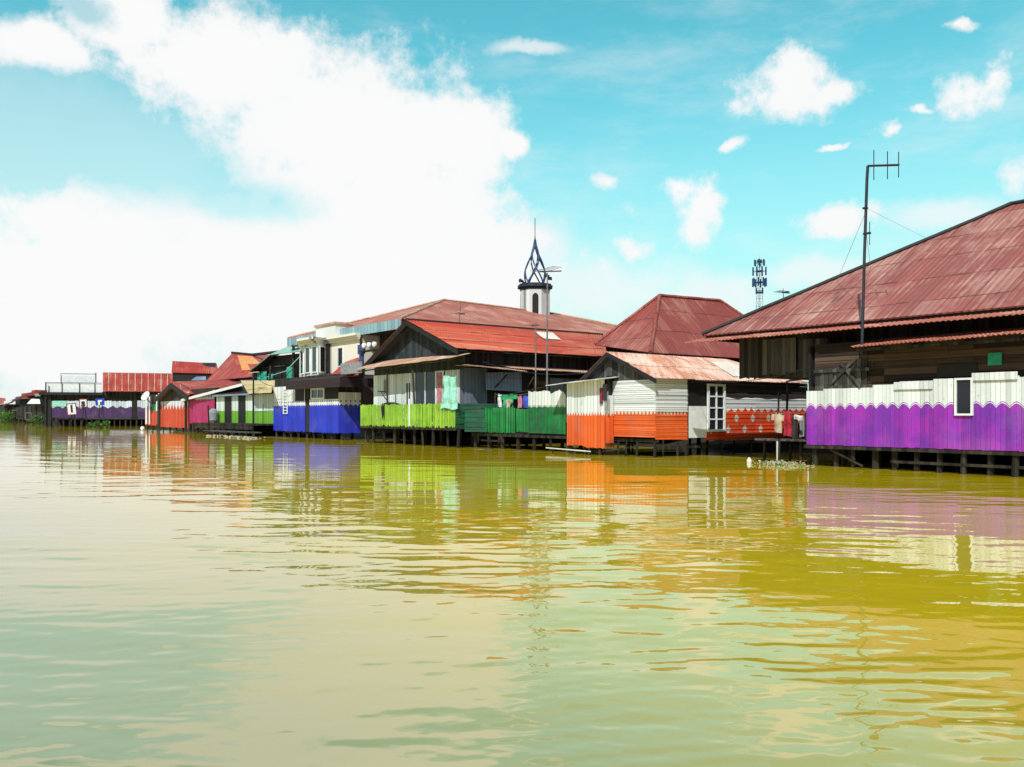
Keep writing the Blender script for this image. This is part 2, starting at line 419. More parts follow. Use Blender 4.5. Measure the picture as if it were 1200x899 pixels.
POSTM = []
for i in range(4):
    b = MB(); x = [rr(-.03, .03) for _ in range(4)]
    b.tube([(x[0], 0, 0), (x[1]*.6, x[2]*.6, .5), (x[3]*.4, 0, 1)], 1.0, 7)
    # unit radius column, scaled per post
    me = bpy.data.meshes.new('post'); me.from_pydata([Vector((p.x, p.y, p.z)) for p in b.v], [], b.f); me.update()
    uvl = me.uv_layers.new(name='UVMap')
    for p in me.polygons:
        for li in p.loop_indices:
            q = b.v[me.loops[li].vertex_index]; uvl.data[li].uv = (math.atan2(q.y, q.x)*.1, q.z)
    me.materials.append(M['post']); POSTM.append(me)
def posts(parent, spots, ztop, r=.07, zb=-.7, name='post', mat=None):
    org = INFO[parent.name]['o']
    for (u, v) in spots:
        o = bpy.data.objects.new(name, POSTM[int(R()*4)]); COL.objects.link(o); o.parent = parent
        zt = ztop(u, v) if callable(ztop) else ztop
        o.location = Vector((u, v, zb)) - org; k = r*rr(.75, 1.3)
        o.scale = (k, k, zt-zb); o.rotation_euler = (rr(-.06, .06), rr(-.06, .06), rr(0, 6))
def span(a, b, n): return [a + (b-a)*i/(n-1) for i in range(n)]
def window(parent, u0, u1, v, z0, z1, fw=.07, nx=1, nz=1, axis='u', name='window', frame='trim', pane='glass', out=.05, t=.05):
    """framed window; axis 'u' faces the river, axis 'v' faces the near side (u is then v and v is u)"""
    def bx(b, a0, a1, c0, c1, d0, d1):
        if axis == 'u': b.box(a0, a1, v-d1, v-d0, c0, c1)
        else: b.box(v+d0, v+d1, a0, a1, c0, c1)
    w = MB(); o = out; th = t
    bx(w, u0, u0+fw, z0, z1, o-th, o+.02); bx(w, u1-fw, u1, z0, z1, o-th, o+.02)
    bx(w, u0+fw, u1-fw, z0, z0+fw, o-th, o+.02); bx(w, u0+fw, u1-fw, z1-fw, z1, o-th, o+.02)
    for i in range(1, nx):
        c = u0+fw/2+(u1-u0-fw)*i/nx; bx(w, c-fw*.3, c+fw*.3, z0+fw, z1-fw, o-th+.01, o+.012)
    for i in range(1, nz):
        c = z0+fw/2+(z1-z0-fw)*i/nz; bx(w, u0+fw, u1-fw, c-fw*.3, c+fw*.3, o-th+.01, o+.006)
    wo = w.build(name, frame, parent)
    p = MB(); bx(p, u0+fw*.5, u1-fw*.5, z0+fw*.5, z1-fw*.5, o-th-.02, o-th+.015); p.build('pane', pane, wo)
    return wo
def back_shell(parent, u0, u1, v0, v1, z0, z1, mat='wood', front=True):
    def f(b):
        b.box(u0, u1, v1-.08, v1, z0, z1); b.box(u0, u0+.08, v0+.1, v1-.08, z0, z1)
        b.box(u1-.14, u1-.07, v0+.1, v1-.08, z0, z1)
        if front: b.box(u0+.08, u1-.14, v0+.07, v0+.14, z0, z1)
        b.box(u0+.08, u1-.14, v0+.14, v1-.08, z0+.02, z0+.12)
    return q1('inner_wall', mat, parent, f)

# ================================================================== 1 purple house
def purple_house():
    t = thing('stilt_house', 'long purple and white plank house on stilts under the huge red hip roof', 'house', 5.0, 1.0)
    U1 = 11.0; zb = lambda x: .70 + .003*x
    segs = [(0, .62, 2.44), (.62, 2.3, 2.50), (2.3, 3.15, 2.58), (3.15, 4.15, 2.66), (4.15, 4.72, 2.70), (5.2, 6.45, 2.72), (6.45, U1, 2.68)]
    b = MB()
    for a, c, zt in segs: b.boards((a, 0), (c, 0), lambda x: .70, zt, .14, 'v', .03, .002, .012, .002, .003)
    wz0, wz1 = zp(487, 1130), zp(443, 1130)
    b.boards((4.72, 0), (5.2, 0), .70, wz0, .13, 'v', .035, .006, .01, 0)
    b.box(3.0, 4.15, -.055, -.02, 2.42, 2.64); b.box(5.25, 6.42, -.06, -.02, 2.62, 2.83)
    w = b.build('painted_wall', 'purple', t)
    q1('corner_board', 'purple', t, lambda b: b.box(.60, .64, -.03, .0, .72, 2.42))
    window(t, up(1119.5), up(1141), 0, wz0, wz1, .055, out=.05)
    b = MB()
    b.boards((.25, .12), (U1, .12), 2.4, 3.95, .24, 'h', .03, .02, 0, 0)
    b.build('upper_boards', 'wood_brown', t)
    def f(b):
        b.boards((.3, .02), (2.1, .02), 2.45, lambda x: 3.05+.2*x, .2, 'v', .03, .03, .05, .06)
        b.box(.3, 2.2, -.05, -.02, 3.02, 3.12)
        b.obox((.9, -.06, 2.6), (.9, 0, .8), (0, .03, 0), (-.05, 0, .06)); b.obox((1.2, -.06, 3.3), (.7, 0, -.8), (0, .03, 0), (.05, 0, .06))
    q1('patched_boards', 'wood_grey', t, f)
    q1('patch_board', 'teal_board', t, lambda b: b.box(up(1158, .07), up(1174, .07), .05, .09, zp(428, 1166), zp(413, 1166)))
    q1('shutter', 'black', t, lambda b: b.box(up(1098, .07), up(1145, .07), .06, .10, 2.75, 3.1))
    # low awning over the front
    b = MB(); b.corr((2.0, -.75, 3.72), (U1+1, -.75, 3.84), (2.0, 1.6, 4.12), (U1+1, 1.6, 4.24), 2, .8, .13, .022, .04)
    b.build('awning', 'roof_pink', t)
    def f(b):
        for u in span(2.3, U1, 7): b.obox((u, -.62, 3.62), (.06, 0, 0), (0, 2.2, .38), (0, 0, .08))
        b.box(2.0, U1, -.55, -.48, 3.60, 3.68)
    q1('awning_rafters', 'wood', t, f)
    # set back main body
    VE = .3; UE = up(823, VE); UB = up(866, 1.35); ze = zp(393.5, 823, VE) + .02
    def f(b):
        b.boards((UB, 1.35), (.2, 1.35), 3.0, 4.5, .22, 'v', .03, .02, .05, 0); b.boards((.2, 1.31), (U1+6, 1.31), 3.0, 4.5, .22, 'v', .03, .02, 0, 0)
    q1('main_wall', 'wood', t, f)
    q1('loose_panel', 'wood_grey', t, lambda b: b.boards((-2.6, 1.2), (-1.2, 1.2), 3.1, 4.35, .5, 'v', .03, .03, .06, .02))
    q1('loose_panel', 'wood_grey', t, lambda b: b.boards((-.8, .75), (.3, .75), 2.95, 4.2, .6, 'v', .03, .04, .08, .03))
    def f(b):
        b.box(UB, UB+.1, 1.4, 15, 3.05, 4.4); b.box(UB, U1+6, 14.9, 15, .6, 4.4); b.box(UB+.1, 0, 1.45, 14.9, 3.05, 3.13); b.box(U1+6, U1+6.1, .2, 15, .6, 4.4)
        b.box(0, U1+6, .16, 2.6, .75, .85); b.box(0, U1+6, 2.75, 14.9, .7, .8); b.box(0, .08, 2.75, 14.9, -.5, 3.0); b.box(0, .07, .12, 2.65, .72, 3.9)  # left side wall carried below water, added to block sky light under the floor
        b.box(.1, U1+6, .3, .36, .8, 3.9)
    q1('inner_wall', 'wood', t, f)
    # skirt eave and hip roof
    b = MB(); us = up(801, -.4); zs = zp(402.5, 801, -.4); b.corr((us, -.4, zs), (U1+9, -.4, zs), (us+.3, 1.2, zs+.36), (U1+9, 1.2, zs+.36), 1, .8, .16, .016, .03)
    b.build('skirt_roof', 'roof_pink', t)
    HA = 7.6; e = [(UE, VE), (26.0, VE), (26.0, VE+2*HA), (UE, VE+2*HA)]; zr = zq(240, UE+HA, VE+HA); ra, rb = (UE+HA, VE+HA), (26-HA, VE+HA)
    def f(b):
        E = [Vector((*p, ze)) for p in e]; A, B = Vector((*ra, zr)), Vector((*rb, zr))
        b.slab([E[0], E[1], B, A], .05); b.slab([E[1], E[2], B], .05); b.slab([E[2], E[3], A, B], .05); b.slab([E[3], E[0], A], .05)
    r = q1('roof', 'roof_big', t, f)
    def f(b):
        E = [Vector((*p, ze+.03)) for p in e]; A, B = Vector((*ra, zr+.04)), Vector((*rb, zr+.04))
        for p in ((E[0], A), (E[3], A), (A, B), (E[1], B), (E[2], B)):
            pts = [p[0].lerp(p[1], i/9)+Vector((0, 0, rr(-.015, .015))) for i in range(10)]; b.tube(pts, .09, 6)
    q1('ridge_cap', 'trim_dark', r, f)
    def f(b): b.box(UE+.1, 26, VE+.1, VE+.2, ze-.2, ze-.04); b.box(UE+.1, UE+.2, VE+.2, VE+15, ze-.2, ze-.04)
    q1('fascia', 'trim_dark', t, f)
    posts(t, [(u, rr(.15, .4)) for u in span(.15, U1, 17)], .78, .085)
    posts(t, [(u, rr(1.5, 2.2)) for u in span(.3, U1, 10)], .78, .09)
    def f(b):
        b.box(2.8, U1, .1, .16, .22, .30); b.box(-.1, U1, .02, .1, .58, .70)
        b.obox((.5, .1, .65), (1.4, 0, -.6), (0, .05, 0), (0, 0, .06))
    q1('crossbeam', 'post', t, f)
    # lean-to of dark sheet between the purple and orange houses
    def f(b): b.slab([(-6.0, 7.4, 3.1), (-.6, 1.6, 2.98), (-.1, 2.6, 3.2), (-4.6, 8.4, 3.9)], .04)
    t2 = thing('lean_to', 'black sheet lean-to roof between orange house and purple house', 'lean-to', -3, 4.5)
    q1('roof_sheet', 'tin_dark' if 'tin_dark' in M else 'trim_dark', t2, f)
    q1('sky_block_boards', 'wood', t2, lambda b: b.boards((-6.75, 10.3), (.0, 10.3), -.4, 3.2, .3, 'v', .04, .02))  # hidden boards added to keep bright sky out of the inlet reflections
    posts(t2, [(-.25, 2.4), (-5.9, 7.3), (-4.8, 7.9)], 3.0, .04)
purple_house()

# ================================================================== 2 orange house
def orange_house():
    uc = up(768)            # corner towards the water
    t = thing('stilt_house', 'orange and white plank house on stilts with a white lattice window', 'house', uc-2, 3)
    Vv = lambda px: vat(px, uc)
    # river side
    ua, ub = up(718), uc
    b = MB(); b.boards((ua, 0), (ub, 0), lambda x: zp(512, 740), lambda x: 3.05, .17, 'h', .03, .006)
    b.build('river_wall', 'orange_h', t)
    # near side, left of the door
    v0, v1, v2, v3, vE = 0.0, Vv(806), Vv(828), Vv(849), 10.1
    zlo = lambda v: .70 - .03*v
    b = MB(); b.boards((uc, v0+.02), (uc, v1), lambda x: zlo(x), 3.12, .17, 'h', .03, .006); b.build('side_wall', 'orange_h', t)
    zw0, zw1 = zq(506, uc, (v2+v3)/2), zq(450, uc, (v2+v3)/2)
    def f(b):
        b.boards((uc, v3), (uc, vE), lambda x: zlo(v3+x), 3.1, .16, 'h', .03, .006)
        b.boards((uc, v2-.1), (uc, v3), zlo(v2), zw0, .16, 'h', .03, .004)
    q1('side_wall', 'orange_red', t, f)
    def f(b): b.boards((uc, v1), (uc, v3), zw1, 3.12, .16, 'h', .03, .004); b.box(uc-.04, uc+.01, v1-.03, v1+.04, .6, 3.1)
    q1('lintel_boards', 'wood', t, f)
    zd0, zdm, zd1 = zq(513, uc, (v1+v2)/2), zq(476, uc, (v1+v2)/2), zq(450, uc, (v1+v2)/2)
    d = q1('door', 'trim', t, lambda b: (b.box(uc-.03, uc+.02, v1+.05, v2-.02, zd0, zdm)))
    q1('door_opening', 'black', t, lambda b: b.box(uc-.12, uc-.06, v1, v2, zd0, zd1+.1))
    window(t, v2+.02, v3, uc, zw0, zw1, .10, 2, 4, 'v', out=.05)
    # gable
    gl, gp, gr = up(683, -.1), up(715, -.1), uc
    zpk, zer, zel = zp(412, 715, -.3), zp(441, 766, -.3), zp(447, 682, -.3)
    b = MB(); b.boards((gl, .03), (gr, .03), 2.9, lambda x: (zel+(zpk-zel)*x/(gp-gl)) - .08 if x < gp-gl else (zpk+(zer-zpk)*(x-(gp-gl))/(gr-gp)) - .08, .16, 'v', .03, .015, .03)
    b.build('gable', 'wood_grey', t)
    vr, ve = 7.4, 10.0
    ov = -.3
    b = MB(); b.corr((gr+.28, ov, zer-.08), (gr+.28, ve, zer-.05), (gp, ov, zpk), (gp, vr, zpk-.02), 2, .8, .16, .02, .05)
    b.corr((gl-.35, ov, zel-.16), (gl-.35, vr, zel-.16), (gp, ov, zpk), (gp, vr, zpk-.02), 2, .8, .16, .02, .05)
    r = b.build('roof', 'roof_orange', t)
    q1('shade_slab', 'wood', r, lambda b: b.slab([(gl-.3, ov+.02, zel-.26), (gp, ov+.02, zpk-.12), (gp, vr, zpk-.14), (gl-.3, vr, zel-.26)], .03))  # dark slab added so the underside of the left slope reads as shaded
    def f(b):
        # barge boards along the gable rakes
        for (u0, z0, u1, z1) in ((gl-.35, zel-.16, gp, zpk), (gp, zpk, gr+.28, zer-.08)):
            b.prism([(u0, ov+.02, z0-.03), (u1, ov+.02, z1-.03), (u1, ov+.02, z1-.2), (u0, ov+.02, z0-.2)], (0, .05, 0))
    q1('barge_board', 'trim_dark', r, f)
    def sheet(b):
        E0, E1, T0, T1 = Vector((gr+.28, ov, zer-.08)), Vector((gr+.28, ve, zer-.05)), Vector((gp, ov, zpk)), Vector((gp, vr, zpk-.02))
        g = lambda s_, h: E0.lerp(E1, s_).lerp(T0.lerp(T1, s_), h) + Vector((.02, 0, .05))
        b.corr(g(.52, .14), g(.70, .14), g(.69, .78), g(.86, .78), 1, .9, .16, .02, .02)
    q1('skylight_sheet', 'clear_sheet', r, sheet)
    # shed at the water's edge
    s0, s1, sv = up(664.5, -.55), up(700, -.55), -.55
    zt = lambda x: 2.98 - .0*x
    b = MB()
    b.boards((s0, sv), (s1+.4, sv), lambda x: .36 if x < 1.2 else .30, lambda x: 3.02+.05*x, .2, 'v', .03, .006, .03)
    b.build('shed_wall', 'orange_v', t)
    b = MB(); b.boards((s1+.4, sv), (up(719, -.05), -.02), .34, 2.45, .2, 'v', .03, .006, .015); b.build('shed_wall', 'orange_v', t)
    b = MB(); b.box(s0, s0+.06, sv, 1.2, .36, 2.95); b.box(s0, ua, 1.2, 1.26, .4, 3.0); b.box(s0+.06, ua+.2, sv+.05, 1.2, .42, .5); b.build('inner_wall', 'wood', t)
    q1('shed_opening', 'black', t, lambda b: b.boards((s1+.42, sv+.16), (up(719, .1), .12), 2.3, 3.25, .3, 'v', .03, .0))
    b = MB(); b.corr((s0-.9, sv-.45, 2.92), (s1+.6, sv-.5, 3.08), (s0-.5, 1.0, 3.2), (s1+.8, .8, 3.30), 1, .8, .14, .014, .03)
    b.build('shed_roof', 'tin', t)
    back_shell(t, gl+.1, uc-.02, 0, vE, .72, 2.9, front=False)
    q1('inner_wall', 'black', t, lambda b: b.box(gl+.2, uc-.2, .08, .14, .8, 3.0))
    posts(t, [(u, -.4 if u < ua else .05) for u in (s0+.1, s0+1.0, s1, ua-.3, up(723), up(731), up(744), uc-.1)], .6, .05)
    posts(t, [(uc-.1, v) for v in (1.4, v1, v2, 4.2, 6, 7.6, 9.5)], .5, .055)
    posts(t, [(rr(gl, uc), rr(1, 9)) for _ in range(8)], .7, .06)
    def f(b):
        b.box(gl, uc, .12, .2, .58, .7); b.box(uc-.2, uc-.1, .2, vE, .3, .42)
        b.obox((s1-.2, -.42, .08), (1.9, .3, .28), (0, .05, 0), (0, 0, .06))
    q1('floor_beam', 'post', t, f)
    # clothes in the shed window
    tag(q1('hanging_clothes', ['c_maroon', 'c_dark', 'c_grey'], None, lambda b: (
        b.box(up(703, -.6), up(706, -.6), -.62, -.58, 2.1, 2.75, 0), b.box(up(707, -.58), up(711, -.58), -.6, -.56, 2.25, 2.9, 1),
        b.box(up(710, -.5), up(713, -.5), -.56, -.5, 1.85, 2.6, 2))), 'dark clothes hung in the opening of the orange shed', 'clothes')
    return uc, vE, gl
OUC, OVE, OGL = orange_house()

# ================================================================== generic hip house
def hip_roof(parent, e, ze, ridge, zr, mat, cap='trim_dark', rname='roof', caps=.08):
    E = [Vector((*p, ze if not isinstance(ze, (list, tuple)) else ze[i])) for i, p in enumerate(e)]
    A, B = Vector((*ridge[0], zr[0])), Vector((*ridge[1], zr[1]))
    # e order: near/river corner, near/inland, far/inland, far/river ; ridge A river end, B inland end
    def f(b):
        b.slab([E[0], E[1], B, A], .05); b.slab([E[1], E[2], B], .05); b.slab([E[2], E[3], A, B], .05); b.slab([E[3], E[0], A], .05)
    r = q1(rname, mat, parent, f)
    def f(b):
        for p in ((E[0], A), (E[1], B), (A, B), (E[2], B), (E[3], A)):
            b.tube([p[0].lerp(p[1], i/8)+Vector((0, 0, .03+rr(-.012, .012))) for i in range(9)], caps, 6)
    q1('ridge_cap', cap, r, f)
    return r

# ================================================================== 3 middle hip roofed house
def mid_house():
    t = thing('hip_roofed_house', 'house with a steep dark red hip roof rising behind the orange house', 'house', -16.7, 13.5)
    u3 = -18.7; v3 = vat(697, u3); z3 = zq(404, u3, v3)
    hip_roof(t, [(-13.3, 6.7), (-13.3, 20.5), (u3, 20.5), (u3, v3)], [4.75, 4.75, z3, z3], ((-16.7, 11.0), (-16.7, 16.2)), (8.3, 8.42), 'roof_mid', 'roof_mid', caps=.11)
    q1('wall', 'wood', t, lambda b: b.box(-18.3, -13.8, 8.2, 20, .7, 4.85))
    posts(t, [(u, v) for u in (-18.1, -16.2, -14) for v in (8.4, 13, 19.8)], .8, .08)
mid_house()

# ================================================================== 4 lime house
def lime_house():
    uw = up(538.5)                                  # near corner of the river wall
    t = thing('stilt_house', 'white riverside house with slate grey gable, bright red roof and lime deck', 'house', -24.6, 6)
    ul, up_, ur = -29.6, -24.58, -19.55; zl, zk, zr_ = 4.62, 6.88, 5.0
    ov = -.75; ve = vat(712, ur); vr = vat(706, up_)
    gab = lambda u: (zl + (zk-zl)*(u-ul)/(up_-ul) if u < up_ else zk + (zr_-zk)*(u-up_)/(ur-up_)) - .12
    b = MB(); b.boards((ul+.2, -.1), (ur-.2, -.1), 4.0, lambda x: gab(ul+.2+x), .2, 'v', .03, .01, .02); b.build('gable', 'gable', t)
    b = MB(); b.corr((ur, ov, zr_), (ur, ve, zr_), (up_, ov, zk), (up_, vr, zk), 3, .85, .2, .024, .06)
    b.corr((ul, ov, zl), (ul, vr, zl), (up_, ov, zk), (up_, vr, zk), 3, .85, .2, .024, .06)
    r = b.build('roof', 'roof_lime', t)
    q1('shade_slab', 'wood', r, lambda b: (b.slab([(ul+.05, ov+.02, zl-.12), (up_, ov+.02, zk-.12), (up_, vr, zk-.12), (ul+.05, vr, zl-.12)], .03)))  # dark slabs below both slopes, shade under the roof put in as colour
    q1('shade_slab', 'wood', r, lambda b: (b.slab([(ur-.05, ov+.02, zr_-.1), (ur-.05, ve, zr_-.1), (up_, vr, zk-.12), (up_, ov+.02, zk-.12)], .03)))
    def f(b):
        for (u0, z0, u1, z1) in ((ul, zl, up_, zk), (up_, zk, ur, zr_)):
            b.prism([(u0, ov+.04, z0-.04), (u1, ov+.04, z1-.04), (u1, ov+.04, z1-.30), (u0, ov+.04, z0-.30)], (0, .06, 0))
        b.tube([(up_, ov, zk+.02), (up_, vr, zk+.02)], .08, 6)
    q1('barge_board', 'trim_dark', r, f)
    def f(b):
        E0, E1, T0, T1 = Vector((ur, ov, zr_)), Vector((ur, ve, zr_)), Vector((up_, ov, zk)), Vector((up_, vr, zk))
        g = lambda s_, h: E0.lerp(E1, s_).lerp(T0.lerp(T1, s_), h) + Vector((.02, 0, .07))
        b.corr(g(.62, .55), g(.72, .55), g(.60, .86), g(.70, .86), 1, .9, .2, .024, .02)
    q1('skylight_sheet', 'clear_sheet', r, f)
    # river wall
    wl = up(438); dz0, dz1 = 1.15, zp(428, 500)
    d0, d1 = up(486), up(512)
    b = MB(); b.boards((wl, 0), (d0, 0), 1.0, 4.0, .3, 'v', .03, .004); b.boards((d1, 0), (uw, 0), 1.0, 4.0, .3, 'v', .03, .004)
    b.boards((d0, 0), (d1, 0), dz1, 4.0, .3, 'v', .03, .004)
    b.build('river_wall', 'white_v', t)
    window(t, d0, d1, 0, dz0, dz1, .09, 2, 1, 'u', 'sliding_door', out=.04)
    window(t, up(476), up(482.5), 0, 1.6, zp(448, 479), .05, 2, 1, 'u', 'side_window', out=.04)
    q1('pink_panel', 'c_pink', t, lambda b: b.box(up(513), up(518), -.05, -.01, 1.9, zp(437, 515)))
    q1('loose_shutter', 'c_grey', t, lambda b: (b.box(up(450.5), up(452), -.06, -.02, 2.9, 3.7), b.box(up(453.5), up(455), -.06, -.02, 2.9, 3.7)))
    # awning on the river side
    a0, a1 = up(416.5, -1.3), up(529, -1.1)
    b = MB(); b.corr((a0, -1.3, zp(433.5, 417, -1.3)), (a1, -1.1, zp(419.5, 529, -1.1)), (a0+.6, -.12, zp(433.5, 417, -1.3)+.52), (a1+.3, -.12, zp(419.5, 529, -1.1)+.26), 1, .8, .16, .014, .04)
    b.build('awning', 'tin_brown', t)
    q1('awning_beam', 'post', t, lambda b: b.tube([(a0+.1, -1.15, zp(435.5, 417, -1.2)), (a1, -1.0, zp(421.5, 529, -1.0))], .04, 6))
    posts(t, [(up(454, -.9), -.9), (up(487, -.9), -.9), (up(517, -.6), -.6)], 4.0, .045, zb=.9, name='awning_post')
    # near side wall with openings
    vs = vat(571, uw)
    b = MB(); b.boards((uw, .02), (uw, vs), 1.9, 4.1, .24, 'v', .03, .012, .03); b.build('side_wall', 'sideboard', t)
    q1('side_opening', 'black', t, lambda b: b.box(uw-.12, uw-.06, vs, 14, 1.0, 4.3))
    vb0, vb1 = vat(569, uw+.25), vat(611, uw+.25)
    def f(b):
        b.corr((uw+.3, vb0, zq(457, uw+.3, vb0)), (uw+.3, vb1, zq(459, uw+.3, vb1)), (uw+.24, vb0, zq(437, uw, vb0)), (uw+.24, vb1, zq(436, uw, vb1)), 1, 5, .2, .02, 0, lift=0)
    q1('corrugated_screen', 'tin_blue', t, f)
    vc0, vc1 = vat(624, uw+.1), 13.5
    b = MB(); b.boards((uw+.1, vc0), (uw+.1, vc0+1.2), 1.2, 3.75, .3, 'v', .03, .01); b.build('far_wall', 'wood_brown', t)
    b = MB(); b.boards((uw+.1, vc0+1.25), (uw+.1, vc1), 1.2, 3.7, .3, 'v', .03, .01); b.build('far_wall', 'sideboard', t)
    q1('upper_wall', 'wood', t, lambda b: b.boards((uw-.02, .02), (uw-.02, 14), 4.0, 5.1, .3, 'v', .03, .01))
    va1 = vat(617, uw+1.0)
    b = MB(); b.corr((uw+1.15, -.35, zq(427.5, uw+1.15, -.3)), (uw+1.15, va1, zq(436, uw+1.15, va1)), (uw-.05, -.3, 4.2), (uw-.05, va1, 4.2), 1, .7, .16, .02, .08)
    vb = vat(601, uw+.9)
    b.corr((uw+.95, vb, zq(432, uw+.95, vb)), (uw+.95, 13.5, zq(441, uw+.95, 13.5)), (uw-.05, vb-.2, 4.3), (uw-.05, 13.5, 4.2), 1, .7, .16, .02, .08)
    b.build('side_awning', 'tin_brown', t)
    q1('awning_brace', 'wood_brown', t, lambda b: b.obox((uw+.05, vs+.15, 2.9), (.8, .5, .9), (0, .05, 0), (.04, 0, -.06)))
    q1('awning_brace', 'wood_brown', t, lambda b: b.obox((uw+.05, vb1+.2, 2.6), (.7, .2, 1.1), (0, .05, 0), (.05, 0, -.03)))
    def f(b):
        b.box(wl, wl+.08, .05, 16, 1.0, 5.0); b.box(wl, uw, 15.9, 16, 1, 5.0); b.box(wl+.1, uw-.15, .08, 15.9, 1.0, 1.12)
        b.box(wl+.1, uw-.15, .35, .4, 1.12, 4.2); b.box(uw-.2, uw-.14, .05, 15.9, 1.0, 5)
    q1('inner_wall', 'wood', t, f)
    # deck
    f0, f1, fv = up(422, -1.0), up(533.5, -1.0), -1.0
    def f(b):
        b.box(f0, f1, fv+.05, .05, .98, 1.06); b.box(f0, f1, fv+.02, fv+.12, .86, .98); b.box(f0, f1, .5, .6, .86, .98)
    q1('deck', 'post', t, f)
    posts(t, [(u, rr(-.9, -.6)) for u in span(f0+.2, f1-.1, 10)], .95, .075)
    posts(t, [(u, rr(.6, 1.5)) for u in span(f0+.2, f1, 8)], .95, .08)
    posts(t, [(uw-.1, v) for v in (1.2, 2.6, 5, 8)], 1.0, .08)
    q1('door_post', 'trim', t, lambda b: b.box(up(479, fv-.06), up(480.3, fv-.06), fv-.08, fv-.04, 1.05, 2.5))
    # fences
    ft = thing('picket_fence', 'lime green plank fence along the deck of the slate gabled house', 'fence', (f0+f1)/2, fv, z=1.0)
    z0f, z1f = (lambda x: zp(500.5, 470, fv)+.0*x), (lambda x: zp(474.5, 470, fv))
    b = MB(); b.boards((f0, fv), (f1, fv), 1.02, lambda x: 2.22, .135, 'v', .025, .022, .07, .045, .026); b.build('pickets', 'lime', ft)
    q1('rail', 'post', ft, lambda b: (b.box(f0, f1, fv+.03, fv+.08, 1.3, 1.38), b.box(f0, f1, fv+.03, fv+.08, 1.9, 1.98)))
    bz = MB(); bz.ring((up(458, -.5), -.5, 1.06), [(.45, 0), (.5, .1), (.55, 1.0), (.5, 1.22), (.2, 1.3)], 14)
    tag(bz.build('water_tub', 'black'), 'black water tub standing on the deck behind the lime fence', 'tub')
    q1('bracket', 'post', t, lambda b: (b.tube([(up(443, -.9), -.9, 3.0), (up(454, -.9), -.9, 2.95)], .035, 5), b.tube([(up(446, -.9), -.9, 3.0), (up(454, -.9), -.9, 2.4)], .03, 5)))
    # tarp
    b = MB(); tv = -1.04; p0, p1 = up(517, tv), up(536.5, tv); n = 9
    rows = []
    for j in range(7):
        zz = 1.95 + (zp(441, 530, tv)-1.95)*j/6; row = []
        for i in range(n):
            f_ = i/(n-1); a = p0 + (p1-p0)*f_ + (.35*(j/6) if i == 0 else .2*(j/6)*(1-f_))
            row.append(Vector((a, tv-.05+.05*math.sin(i*1.9+j*.4)+.03*math.sin(j*2.1), zz + .05*math.sin(i*.8))))
        rows.append(row)
    for j in range(6):
        for i in range(n-1): b.prism([rows[j][i], rows[j][i+1], rows[j+1][i+1], rows[j+1][i]], (0, .012, 0))
    tag(b.build('tarpaulin', 'aqua'), 'pale aqua tarpaulin hanging over the end of the lime fence', 'tarp')
    return uw, f1, fv
LUW, LF1, LFV = lime_house()

